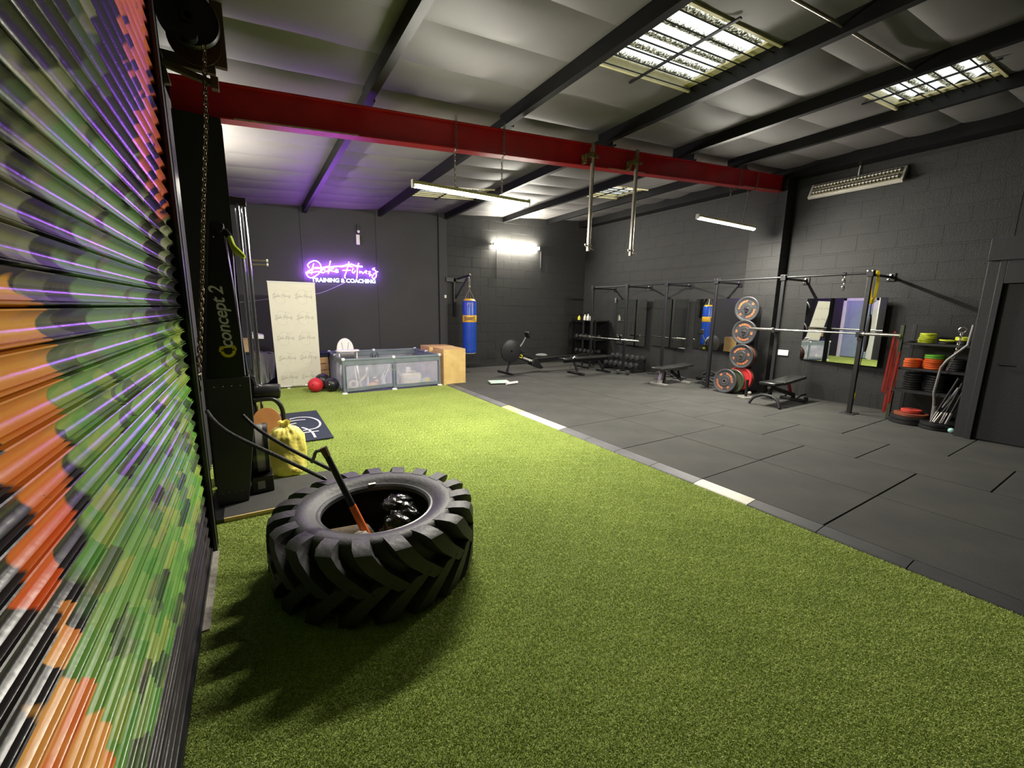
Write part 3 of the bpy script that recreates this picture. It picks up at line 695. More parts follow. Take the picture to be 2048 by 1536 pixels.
for s in (-1, 1):
    c = Vector((8.295, 3.17, 3.53)) + Rf @ Vector((-0.032, 0, s*0.055))
    MB().box(c, (0.012, 1.16, 0.085), Rf).build('louvre_channel', 'fluoro_louvre', fx, world=True)
    c2 = Vector((8.295, 3.17, 3.53)) + Rf @ Vector((-0.046, 0, s*0.055))
    MB().cyl(c2-Vector((0, 0.57, 0)), c2+Vector((0, 0.57, 0)), 0.012, n=10).build('fluorescent_tube', 'white_plastic', fx, world=True)
    fb = MB()
    for j in range(26): fb.box(c2+Vector((0, -0.56+j*0.0448, 0))+Rf @ Vector((-0.004, 0, 0)), (0.03, 0.004, 0.08), Rf)
    fb.build('louvre_blades', 'fluoro_louvre', fx, world=True)
MB().tube([(8.34, 3.15, 3.66), (8.35, 3.15, 3.74), (8.36, 3.14, 3.86)], 0.008).build('cable', 'white_plastic', fx, world=True)
c = thing('wall_sensor', 'small white box with a black bracket high on the back wall', 'sensor', (2.07, 9.5, 2.78))
MB().bb((2.03, 9.49, 2.80), (2.10, 9.53, 3.0)).build('box', 'white_plastic', c, 0.006, world=True)
MB().bb((2.12, 9.50, 2.80), (2.15, 9.54, 2.98)).bb((2.05, 9.50, 3.04), (2.11, 9.54, 3.2)).build('bracket', 'plastic_black', c, 0.004, world=True)
MB().ball((2.075, 9.47, 3.06), 0.03, 12).build('lens', 'white_plastic', c, world=True)

# ------------------------------------------------------------------ neon sign
STROKES = [[(-0.625, 0.064), (-0.654, 0.109), (-0.619, 0.162), (-0.549, 0.201), (-0.484, 0.201), (-0.43, 0.158), (-0.41, 0.09), (-0.422, 0.021), (-0.476, -0.051), (-0.552, -0.107), (-0.617, -0.127), (-0.664, -0.104), (-0.692, -0.046)], [(-0.544, 0.15), (-0.565, 0.072), (-0.593, -0.057)],
 [(-0.692, -0.046), (-0.562, -0.017), (-0.456, 0.0), (-0.384, -0.02), (-0.341, 0.017), (-0.355, 0.051), (-0.397, 0.031), (-0.408, -0.004)], [(-0.325, 0.001), (-0.282, 0.029), (-0.264, 0.056)], [(-0.225, 0.223), (-0.251, 0.135), (-0.281, -0.032)], [(-0.175, 0.079), (-0.265, 0.039), (-0.199, 0.025), (-0.148, 0.019), (-0.097, 0.04), (-0.121, 0.065), (-0.148, 0.028), (-0.124, 0.003), (-0.081, 0.019)],
 [(0.133, 0.231), (0.107, 0.149), (0.075, 0.041), (0.045, -0.032), (0.029, -0.086), (0.05, -0.103)], [(-0.007, 0.124), (0.098, 0.149), (0.202, 0.129)], [(-0.002, 0.05), (0.154, 0.059)], [(0.209, 0.102), (0.188, 0.039), (0.213, 0.009), (0.251, 0.06)], [(0.325, 0.217), (0.299, 0.126), (0.285, 0.017), (0.275, -0.091)],
 [(0.34, 0.056), (0.334, 0.02), (0.375, 0.049), (0.392, 0.014), (0.429, 0.034), (0.484, 0.056), (0.467, 0.073), (0.447, 0.044), (0.482, 0.01)], [(0.521, 0.058), (0.557, 0.051), (0.519, 0.012), (0.573, -0.003), (0.535, -0.033)], [(0.653, 0.139), (0.605, 0.108), (0.669, 0.085), (0.684, 0.003), (0.663, -0.054), (0.625, -0.083), (0.589, -0.057), (0.629, 0.009), (0.715, 0.069)]]
SWASH = [(-0.695, -0.042), (-0.625, 0.009), (-0.533, 0.066), (-0.411, 0.073), (-0.311, 0.097), (-0.194, 0.108), (-0.1, 0.127), (-0.006, 0.133), (0.099, 0.171), (0.187, 0.181), (0.256, 0.159), (0.398, 0.15)]
NS = thing('neon_sign', 'glowing purple neon script sign on the black back wall', 'sign', (1.72, 9.46, 2.2))
for s in STROKES:
    MB().tube([(p.x, 0, p.y) for p in catmull(s, 5)], 0.0072, 6).build('neon_stroke', 'neon_violet', NS)
MB().tube([(p.x, -0.004, p.y) for p in catmull(SWASH, 5)], 0.0095, 8).build('neon_swash', 'neon_warm', NS)
put_text('neon_lettering', 'TRAINING & COACHING', 0.112, basis((0.03, 0.0, -0.158), (1, 0, 0.02), (0, 0, 1)), 'neon_ice', NS, 0.006, bold=0.0030, space=1.0)
for x in (-0.55, 0.0, 0.55): MB().cyl((x, 0.0, 0.05), (x, 0.09, 0.05), 0.005).build('standoff', 'white_plastic', NS)
nc = thing('sign_cable', 'thin grey cable drooping from the neon sign to the left', 'cable', (1.7, 9.53, 2.0))
MB().tube(catmull([(1.80, 9.52, 2.03), (1.55, 9.52, 1.90), (1.2, 9.525, 1.76), (0.6, 9.525, 1.68), (0.0, 9.53, 1.58), (-0.3, 9.53, 1.55)], 5), 0.006, 6).build('cable_run', 'cable_grey', nc, world=True)

# ------------------------------------------------------------------ tractor tyre
TC = (0.54, 2.345, 0.0)
TY = thing('tractor_tyre', 'big black tractor tyre lying flat on the turf', 'tyre', TC)
prof = [(0.300, 0.335), (0.305, 0.352), (0.320, 0.362), (0.335, 0.366), (0.345, 0.378), (0.39, 0.392), (0.44, 0.394), (0.462, 0.372), (0.478, 0.335), (0.486, 0.27), (0.488, 0.2)]
prof = prof + [(r, 0.4-z) for r, z in prof[::-1][1:]] + [(0.33, 0.075), (0.43, 0.10), (0.462, 0.2), (0.43, 0.30), (0.33, 0.325)]
MB().lathe(prof, 72, None, True).build('carcass', 'tyre_rubber', TY, angle=60)
MB().lathe([(0.298, 0.330), (0.300, 0.352), (0.312, 0.364), (0.324, 0.362), (0.318, 0.345), (0.306, 0.328)], 72, None, True).build('bead_ring', 'tyre_bead', TY)
def lug_mesh(lower):
    # spine of the bar: theta, outer (r,z), inner (r,z), half width
    S = [(-0.02, (0.425, 0.3955), (0.42, 0.380), 0.040), (0.0, (0.470, 0.400), (0.45, 0.36), 0.041), (0.02, (0.520, 0.398), (0.462, 0.34), 0.041), (0.045, (0.551, 0.382), (0.47, 0.32), 0.040), (0.09, (0.560, 0.340), (0.476, 0.30), 0.043), (0.17, (0.563, 0.285), (0.48, 0.265), 0.045), (0.28, (0.564, 0.228), (0.48, 0.222), 0.045), (0.385, (0.564, 0.178), (0.48, 0.175), 0.042)]
    P = []
    for th, o_, i_, w in S:
        for (r, z), e in ((o_, 0.0), (i_, 0.007)):
            for s in (-1, 1):
                a = th + s*(w+e)/r*1.0; P.append((r*math.cos(a), r*math.sin(a), (0.4-z) if lower else z))
    F = []
    for k in range(len(S)-1):
        a, c = 4*k, 4*k+4
        F += [(a, a+1, c+1, c), (a+2, c+2, c+3, a+3), (a, c, c+2, a+2), (a+1, a+3, c+3, c+1)]
    F += [(0, 2, 3, 1), (4*len(S)-4, 4*len(S)-3, 4*len(S)-1, 4*len(S)-2)]
    me = MB().add(P, F).mesh('tread_lug', 42); me.materials.append(MATS['tyre_rubber']); return me
lm = [lug_mesh(False), lug_mesh(True)]; NL = 19
for i in range(NL):
    for lo in (0, 1):
        o = obj('tread_lug', lm[lo], None, TY, (0, 0, 0), (0, 0, 2*PI*(i+0.5*lo)/NL+0.02))
MB().bb((0.03, 0.306, 0.366), (0.075, 0.330, 0.369)).build('sticker', 'white_plastic', TY)
# things lying inside the tyre
lin_ = thing('bin_liner', 'shiny black plastic sack stuffed inside the tyre', 'bag', (0.70, 2.36, 0))
rn = random.Random(2); ph = [rn.uniform(0, 6) for _ in range(8)]
def crumple(d, amp=0.12):
    f_ = lambda x: 1-2*abs(math.sin(x))
    return 1+amp*(0.5*f_(2.6*d.x+1.7*d.y+ph[0])+0.45*f_(4.1*d.y-3.3*d.z+ph[1])+0.35*f_(5.7*d.z+4.2*d.x+ph[2])+0.2*f_(9.3*d.y+7*d.x-4*d.z+ph[3]))
MB().ball((0.71, 2.37, 0.16), 0.16, 48, (0.92, 0.92, 0.95), crumple).build('sack_body', 'bin_liner', lin_, world=True, angle=70)
MB().ball((0.70, 2.46, 0.30), 0.10, 40, (1.0, 0.85, 0.38), lambda d: crumple(d, 0.2)).build('sack_neck', 'bin_liner', lin_, world=True, angle=70)
sb = thing('sandbag', 'brown sandbag roll lying in the tyre behind the hammer', 'sandbag', (0.42, 2.44, 0))
MB().surf(lambda u, v: (0.22+0.33*u, 2.47+0.085*math.cos(2*PI*v)*min(1, 6*u+.2, 6*(1-u)+.2)-0.05*u, 0.115+0.105*math.sin(2*PI*v)*min(1, 6*u+.2, 6*(1-u)+.2)), 18, 20, cv=True).build('roll', 'sandbag_brown', sb, world=True, angle=70)
cs = thing('canvas_sack', 'pale crumpled canvas sack at the near side inside the tyre', 'bag', (0.42, 2.19, 0))
MB().ball((0.40, 2.20, 0.14), 0.14, 40, (1.15, 0.55, 1.1), lambda d: crumple(d, 0.1)).build('sack_body', 'canvas_grey', cs, world=True, angle=70)
hm = thing('sledgehammer', 'sledgehammer with orange grip standing inside the tyre', 'hammer', (0.46, 2.27, 0.0))
pt, pm, pl = Vector((0.283, 2.38, 0.745)), Vector((0.402, 2.31, 0.412)), Vector((0.452, 2.28, 0.27))
d = (pl-pt).normalized(); ph_ = pl + d*0.12
MB().tube([pt+d*0.03, pt+(pm-pt)*0.5, pm], [0.016, 0.017, 0.018], 12).build('shaft', 'plastic_black', hm, world=True)
MB().tube([pt-d*0.005, pt+d*0.05], [0.021, 0.018], 10).build('end_cap', 'hammer_brown', hm, world=True)
MB().tube([pm-d*0.002, pl, ph_], [0.0195, 0.021, 0.021], 12).build('grip_sleeve', 'orange_grip', hm, world=True)
hx = Vector((0.9, 0.35, 0)).normalized(); MB().tube([ph_-hx*0.075, ph_-hx*0.06, ph_+hx*0.06, ph_+hx*0.075], [0.024, 0.031, 0.031, 0.024], 8).build('head', 'dark_steel', hm, world=True)
MB().tube(catmull([pt+d*0.015, pt+Vector((-0.035, 0.0, -0.012)), pt+Vector((-0.05, 0.01, -0.05)), pt+Vector((-0.06, 0.02, -0.075))], 4), 0.009, 6).build('wrist_loop', 'grey_sheet', hm, world=True)
for lab, pts in (('black curved pole running from the shutter rail down to the tyre', [(-0.295, 3.40, 0.80), (-0.26, 3.32, 0.755), (-0.20, 3.22, 0.705), (-0.115, 3.14, 0.65), (0.10, 2.97, 0.535), (0.315, 2.79, 0.42)]),
                 ('black pole leaning from the ski machine onto the far rim of the tyre', [(-0.10, 3.57, 0.71), (-0.005, 3.48, 0.605), (0.18, 3.22, 0.50), (0.384, 2.93, 0.415)])):
    t = thing('training_pole', lab, 'pole', pts[-1], 0, 'black poles leaning on the tyre')
    P = catmull(pts, 5); MB().tube(P, 0.0125, 10).build('tube', 'black_rubber', t, world=True)
    MB().tube([P[-1], P[-1]+(P[-1]-P[-3]).normalized()*0.03], [0.0135, 0.006], 10).build('end_tip', 'plastic_black', t, world=True)

# ------------------------------------------------------------------ ski machine on its floor stand
PF = thing('floor_stand', 'black low platform with a pale wood edge under the ski machine', 'platform', (0.1, 3.62, 0))
MB().bb((-0.27, 3.365, 0.006), (0.52, 3.95, 0.034)).build('deck', 'rubber_tile', PF, 0.002, world=True)
MB().bb((-0.265, 3.352, 0.006), (0.52, 3.365, 0.034)).build('edge_batten', 'wood_edge', PF, world=True)
MB().bb((-0.345, 3.352, 0.002), (-0.265, 3.95, 0.034)).build('end_foot', 'plastic_black', PF, 0.003, world=True)
SK = thing('ski_machine', 'tall black ski exercise machine beside the roller shutter', 'ski machine', (-0.2, 3.7, 0.034))
up_ = [(-0.300, 0.985), (-0.040, 0.985), (-0.100, 2.055), (-0.185, 2.055)]
MB().prism(up_, 0.11, basis((0, 3.71, 0), (1, 0, 0), (0, 0, 1), (0, -1, 0))).build('tower', 'satin_black', SK, 0.006, world=True)
lo_ = [(-0.305, 0.036), (-0.115, 0.036), (-0.035, 0.62), (-0.035, 0.99), (-0.300, 0.99)]
MB().prism(lo_, 0.13, basis((0, 3.72, 0), (1, 0, 0), (0, 0, 1), (0, -1, 0))).build('lower_plate', 'plate_grey', SK, 0.004, world=True)
bt = MB(); 
for j in range(4): bt.ball((-0.255+j*0.052, 3.589, 0.93), 0.006, 8)
for j in range(4): bt.ball((-0.275+j*0.04, 3.589, 0.13-0.0*j), 0.006, 8)
bt.ball((-0.13, 3.599, 2.02), 0.006, 8); bt.ball((-0.165, 3.599, 1.96), 0.006, 8)
bt.build('bolt_heads', 'bright_steel', SK, world=True)
I = frame(SK).inverted()
ML = I @ basis((-0.166, 3.5985, 1.415), (-0.072, 0, 1), (-1, 0, -0.072))
put_text('lettering', 'concept 2', 0.115, ML, 'logo_grey', SK, 0.0008, shear=0.25, bold=0.0016, space=0.93)
yl = MB(); yl.ribbon([(-0.235+0.036*math.cos(a), 0.036*math.sin(a)) for a in [math.radians(v) for v in range(90, 271, 15)]], 0.020, Matrix.Identity(4), 0.0005)
for v in (90, 70, 50): pass
yl.ribbon([(-0.235, 0.0455), (-0.216, 0.0455), (-0.216, 0.026)], 0.016, Matrix.Identity(4), 0.0006).ribbon([(-0.235, -0.0455), (-0.216, -0.0455), (-0.216, -0.026)], 0.016, Matrix.Identity(4), 0.0006)
yl.ribbon([(-0.205, 0.046), (-0.205, -0.046)], 0.014, Matrix.Identity(4), 0.0006)
yl.v = [tuple((ML) @ Vector(p)) for p in yl.v]; yl.build('logo_mark', 'logo_yellow', SK)
MF = basis((-0.075, 3.86, 0.36), (0, 1, 0), (0, 0, 1))
MB().lathe([(0.02, 0.0), (0.185, 0.0), (0.2, 0.006), (0.2, 0.035), (0.02, 0.035)], 40, MF).lathe([(0.02, 0.09), (0.2, 0.09), (0.2, 0.118), (0.185, 0.125), (0.02, 0.125)], 40, MF).build('flywheel_cage', 'satin_black', SK, world=True)
MB().lathe([(0.192, 0.030), (0.196, 0.035), (0.196, 0.092), (0.192, 0.096)], 40, MF).build('flywheel_band', 'silver_cover', SK, world=True)
MB().bb((-0.09, 3.70, 0.036), (0.06, 3.88, 0.17)).build('foot_block', 'satin_black', SK, 0.006, world=True)
MB().bb((-0.05, 3.694, 0.07), (0.0, 3.70, 0.135)).build('vent_plate', 'silver_cover', SK, world=True)
MB().cyl((-0.14, 3.55, 2.02), (-0.14, 3.75, 2.02), 0.035, n=18).build('pulley_head', 'satin_black', SK, world=True)
for s, lab in ((0, None), (0.075, None)):
    hp = [(-0.10, 3.62+s, 2.01), (-0.075, 3.61+s, 1.97), (-0.055, 3.60+s, 1.90), (-0.02, 3.58+s, 1.86), (0.005, 3.57+s, 1.835)]
    P = catmull(hp, 4)
    MB().tube(P[:5], 0.021, 10).build('handle_mount', 'satin_black', SK, world=True)
    MB().tube(P[4:], [0.017]*4+[0.019, 0.022, 0.022, 0.02, 0.018, 0.016, 0.014, 0.012, 0.01][:len(P)-8], 10).build('ski_handle', 'lime', SK, world=True)
    MB().tube([(-0.102, 3.592+s, 1.97), (-0.085, 3.592+s, 1.7), (-0.065, 3.592+s, 1.3), (-0.062, 3.592+s, 1.0)], 0.003, 6).build('drive_cord', 'cord_lilac', SK, world=True)
    MB().tube([(-0.062, 3.592+s, 1.90), (-0.070, 3.592+s, 1.6), (-0.064, 3.592+s, 1.3)], 0.003, 6).build('drive_cord', 'cord_lilac', SK, world=True)
# ------------------------------------------------------------------ pulley machine behind the ski machine
LM = thing('pulley_machine', 'cable pulley tower with chrome rods and black roller pad', 'gym machine', (0.0, 5.0, 0.0))
f = MB(); f.bb((-0.40, 4.72, 0.0), (0.14, 4.80, 0.06)); f.bb((-0.40, 5.30, 0.0), (0.14, 5.38, 0.06)); f.bb((-0.30, 4.80, 0.0), (-0.22, 5.30, 0.06)); f.build('base_frame', 'satin_black', LM, 0.004, world=True)
MB().bb((-0.32, 5.02, 0.06), (-0.24, 5.10, 2.50)).build('upright', 'satin_black', LM, 0.004, world=True)
MB().bb((-0.32, 4.98, 2.44), (0.06, 5.12, 2.52)).build('top_beam', 'satin_black', LM, 0.004, world=True)
for x, y in ((-0.012, 5.0), (0.038, 5.02)):
    MB().cyl((x, y, 0.06), (x, y, 2.46), 0.021, n=16).build('guide_rod', 'chrome', LM, world=True)
MB().bb((-0.10, 4.95, 0.52), (0.0, 5.05, 0.80)).build('pad_bracket', 'satin_black', LM, 0.01, world=True)
MB().tube([(-0.06, 4.98, 0.86), (-0.02, 4.96, 0.74), (0.0, 4.96, 0.62)], 0.02, 8).build('adjuster_arm', 'satin_black', LM, world=True)
MB().tube([(-0.02, 4.97, 0.632), (0.0, 4.97, 0.632), (0.20, 4.97, 0.620), (0.212, 4.97, 0.619)], [0.070, 0.078, 0.078, 0.068], 22).build('roller_pad', 'vinyl_black', LM, world=True)
MB().tube(catmull([(-0.03, 4.90, 0.555), (0.07, 4.90, 0.56), (0.15, 4.90, 0.545), (0.203, 4.90, 0.47), (0.222, 4.90, 0.34), (0.225, 4.90, 0.0)], 6), 0.022, 12).build('hooped_leg', 'satin_black', LM, world=True)
MB().prism([(0.13*math.cos(a)*(1.0 if math.cos(a) > 0 else 1.0)+0.045, 0.15*math.sin(a)) for a in [2*PI*k/28 for k in range(28)]], 0.022, basis((0.02, 4.86, 0.325), (1, 0, 0), (0, 0.35, 1))).build('foot_plate', 'seat_tan', LM, 0.004, world=True)
MB().bb((-0.10, 4.90, 0.20), (-0.03, 5.0, 0.52)).build('weight_stack', 'dark_steel', LM, 0.003, world=True)
MB().cyl((0.0, 5.0, 0.52), (0.0, 5.0, 0.545), 0.035, n=16).build('rod_collar', 'bright_steel', LM, world=True)
for zz in (1.905, 1.945): 
    MB().cyl((0.04, 5.02, zz), (0.19, 5.02, zz+0.005), 0.006, n=8).build('hook_peg', 'bright_steel', LM, world=True)
    MB().cyl((0.19, 5.02, zz+0.005), (0.205, 5.02, zz+0.005), 0.014, n=10).build('peg_cap', 'white_plastic', LM, world=True)

# yellow refuse bag
YB_ = thing('refuse_bag', 'knotted yellow plastic refuse bag behind the tyre', 'bag', (0.19, 4.15, 0))
def ybag(u, v):
    th = 2*PI*u; t = v
    R = [(0.0, 0.10), (0.02, 0.145), (0.12, 0.155), (0.26, 0.150), (0.36, 0.135), (0.42, 0.09), (0.445, 0.035), (0.465, 0.03), (0.49, 0.045)]
    x = t*(len(R)-1); i = min(int(x), len(R)-2); g = x-i; z = R[i][0]*(1-g)+R[i+1][0]*g; r = R[i][1]*(1-g)+R[i+1][1]*g
    k = min(1, t*2.2); fold = 0.016*abs(math.sin(9*th+2))*max(0, (z-0.2)/0.25)**1.5 + 0.008*math.sin(3*th+8*z)+0.005*math.sin(5*th-13*z)+0.004*math.sin(8*th+21*z)
    r = max(0.012, r+fold*(0.5 if z > 0.43 else 1)); return (r*math.cos(th)*1.0, r*math.sin(th)*0.85, z+0.006*math.sin(5*th+30*z)*(1 if v > 0 else 0))
MB().surf(ybag, 72, 40, cu=True).build('sack', 'yellow_plastic', YB_, angle=70)
MB().ball((0.06, -0.11, 0.05), 0.05, 24, (1, 0.8, 0.9), lambda d: crumple(d, 0.12)).build('trailing_tuft', 'yellow_plastic', YB_, angle=70)
MB().lathe([(0.026, 0.442), (0.034, 0.448), (0.026, 0.454)], 18).build('knot', 'yellow_plastic', YB_)

# doormat with logo
DM = thing('logo_mat', 'navy logo mat lying flat on the turf', 'mat', (0.29, 5.76, 0.012))
MB().bb((-0.18, 5.02, 0.012), (0.715, 6.50, 0.026)).build('mat_base', 'mat_navy', DM, 0.004, world=True)
lg = MB(); MI = Matrix.Identity(4)
for s in ([(0.34, 6.12), (0.45, 6.17), (0.58, 6.10), (0.655, 5.90), (0.655, 5.66), (0.58, 5.50), (0.44, 5.47)], [(0.30, 5.98), (0.40, 6.02), (0.52, 6.0)], [(0.60, 5.36), (0.45, 5.36), (0.30, 5.35)], [(0.44, 5.62), (0.49, 5.5), (0.525, 5.32), (0.53, 5.10)], [(0.20, 5.92), (0.30, 5.84), (0.40, 5.87)], [(0.26, 5.75), (0.36, 5.68)]):
    lg.ribbon([(p.x, p.y) for p in catmull([(a, b_, 0) for a, b_ in s], 5)], 0.024, MI, 0.0275)
lg.build('printed_logo', 'print_white', DM, world=True)

# dark cabinet, paper and dust sheet in the left corner
cb = thing('cabinet', 'dark navy cabinet half hidden behind the pulley machine', 'cabinet', (-0.12, 8.95, 0))
MB().bb((-0.38, 8.75, 0), (-0.01, 9.45, 0.66)).build('body', 'navy_fabric', cb, 0.006, world=True)
MB().bb((-0.39, 8.73, 0.66), (0.0, 9.46, 0.69)).build('top', 'plastic_black', cb, 0.004, world=True)
MB().bb((-0.20, 8.735, 0.06), (-0.03, 8.75, 0.62)).build('door', 'navy_fabric', cb, 0.003, world=True)
pp = thing('paper_tray', 'white paper tray on a black stand behind the chrome rods', 'tray', (-0.02, 8.9, 0.69))
MB().bb((-0.04, 8.86, 0.69), (-0.005, 8.96, 0.93)).build('stand', 'plastic_black', pp, 0.006, world=True)
MB().add([(-0.06, 8.80, 0.93), (0.19, 8.80, 0.915), (0.19, 9.0, 0.93), (-0.06, 9.0, 0.95), (-0.06, 8.80, 1.0), (0.19, 8.80, 0.985), (0.19, 9.0, 0.99), (-0.06, 9.0, 1.06)], FB).build('tray_body', 'white_plastic', pp, 0.006, world=True)
cbx = thing('cardboard_box', 'small brown cardboard box beside the chrome rods', 'box', (-0.12, 8.9, 0.69))
MB().bb((-0.19, 8.82, 0.69), (-0.055, 8.96, 0.92)).build('carton', 'cardboard', cbx, 0.003, world=True); MB().bb((-0.20, 8.81, 0.92), (-0.045, 8.97, 0.935)).build('lid', 'cardboard', cbx, 0.003, world=True)
gs = thing('dust_sheet', 'grey dust sheet draped beside the roll-up banner', 'sheet', (0.2, 9.0, 0))
def drape(u, v):
    x = 0.02+0.34*u; top = 0.66-0.05*u; z = top-(top-0.06-0.12*u)*v; y = 9.05-0.16*v+0.035*math.sin(16*u+5*v)*v+0.02*math.sin(31*u+2)*v
    return (x+0.05*v*math.sin(5*u), y, z)
MB().surf(drape, 30, 20).surf(lambda u, v: (0.02+0.34*u, 9.05+0.35*v, 0.66-0.05*u+0.015*math.sin(11*u+7*v)), 16, 10).build('cloth', 'grey_sheet', gs, world=True, angle=80)
ob = thing('storage_tub', 'dark storage tub under the grey dust sheet', 'tub', (0.25, 9.25, 0))
MB().bb((0.155, 9.10, 0), (0.36, 9.42, 0.55)).build('tub', 'navy_fabric', ob, 0.02, world=True); MB().bb((0.15, 9.09, 0.55), (0.365, 9.43, 0.58)).build('lid', 'plastic_black', ob, 0.006, world=True)

# roll-up banner
BN = thing('rollup_banner', 'cream roll-up banner printed with rows of grey logos', 'banner', (0.715, 8.70, 0.0))
lean = Vector((-0.05, -0.36, 1.90)); ev = lean.normalized(); H = lean.length
Mb = basis((0, 0, 0.03), (1, 0, 0), ev)
MB().box((0, 0.02, 0.025), (0.80, 0.12, 0.05)).build('base_case', 'bright_steel', BN, 0.01)
for s in (-0.2, 0.28): MB().box((s, -0.05, 0.008), (0.05, 0.10, 0.016)).build('foot', 'white_plastic', BN, 0.004)
g = MB(); g.box((0, H/2-0.01, 0), (0.735, H-0.03, 0.003)); g.v = [tuple(Mb @ Vector(p)) for p in g.v]; g.build('printed_sheet', 'banner_cloth', BN)
g = MB(); g.box((0, H-0.02, 0), (0.745, 0.024, 0.016)); g.v = [tuple(Mb @ Vector(p)) for p in g.v]; g.build('top_rail', 'white_plastic', BN, 0.003)
g = MB(); g.cyl((0, 0.0, -0.02), (0, H-0.03, -0.02), 0.01); g.v = [tuple(Mb @ Vector(p)) for p in g.v]; g.build('support_pole', 'bright_steel', BN)
for r in range(5):
    for c_ in range(2):
        q = MB(); ox = -0.175+c_*0.345; oy = H-0.27-r*0.375
        for s in STROKES:
            q.ribbon([(ox+p.x*0.195, oy+p.y*0.26) for p in catmull([(a, b_, 0) for a, b_ in s], 3)], 0.0048, Mb, 0.0022)
        q.build('printed_logo', 'print_grey', BN)
        q = MB(); q.ribbon([(ox-0.02+0.095*math.cos(a), oy+0.0+0.125*math.sin(a)) for a in [math.radians(v) for v in range(40, 331, 12)]], 0.004, Mb, 0.0021)
        q.ribbon([(ox+0.04, oy+0.11), (ox+0.045, oy-0.1)], 0.004, Mb, 0.0021).ribbon([(ox+0.02, oy+0.10), (ox+0.13, oy+0.10)], 0.004, Mb, 0.0021)
        q.build('printed_ring', 'print_pale', BN)
# slotted wooden crate behind the banner
def plank_box(name, lab, a, b_, m='plywood', n=5, cat='crate'):
    t = thing(name, lab, cat, ((a[0]+b_[0])/2, (a[1]+b_[1])/2, a[2])); h = (b_[2]-a[2])/n
    for j in range(n):
        z0 = a[2]+j*h+0.006; z1 = a[2]+(j+1)*h-0.006
        for p, q in (((a[0], a[1], z0), (b_[0], a[1]+0.015, z1)), ((a[0], b_[1]-0.015, z0), (b_[0], b_[1], z1)), ((a[0], a[1]+0.015, z0), (a[0]+0.015, b_[1]-0.015, z1)), ((b_[0]-0.015, a[1]+0.015, z0), (b_[0], b_[1]-0.015, z1))):
            MB().bb(p, q).build('plank', m, t, 0.002, world=True)
    for x in (a[0]+0.03, b_[0]-0.03):
        for y in (a[1]+0.03, b_[1]-0.03): MB().box((x, y, (a[2]+b_[2])/2), (0.03, 0.03, b_[2]-a[2])).build('corner_post', m, t, world=True)
    return t
plank_box('slatted_crate', 'slatted wooden crate between the banner and the playpen', (1.0, 9.0, 0), (1.27, 9.42, 0.52), 'plywood', 4)
nf = thing('folded_blanket', 'dark blue folded blanket on top of the slatted crate', 'blanket', (1.14, 9.2, 0.52))
MB().bb((0.99, 8.99, 0.52), (1.28, 9.43, 0.575)).build('fold', 'navy_fabric', nf, 0.02, world=True); MB().bb((1.0, 9.0, 0.577), (1.27, 9.42, 0.615)).build('fold', 'navy_fabric', nf, 0.016, world=True)

# medicine balls
for lab, c_, r, m_ in (('red slam ball on the turf by the banner', (0.90, 8.05), 0.128, 'red_ball'), ('black slam ball touching the playpen side', (1.155, 7.98), 0.125, 'black_ball'), ('black slam ball behind the red ball', (1.06, 8.37), 0.14, 'black_ball')):
    t = thing('slam_ball', lab, 'ball', (*c_, 0), 0, 'slam balls'); MB().ball((0, 0, r+0.004), r, 32).build('shell', m_, t, angle=80)
    MB().cyl((-r*0.42, -r*0.88, r*1.2), (-r*0.435, -r*0.915, r*1.21), 0.008, n=10).build('valve', 'print_white' if m_ == 'black_ball' else 'black_ball', t)

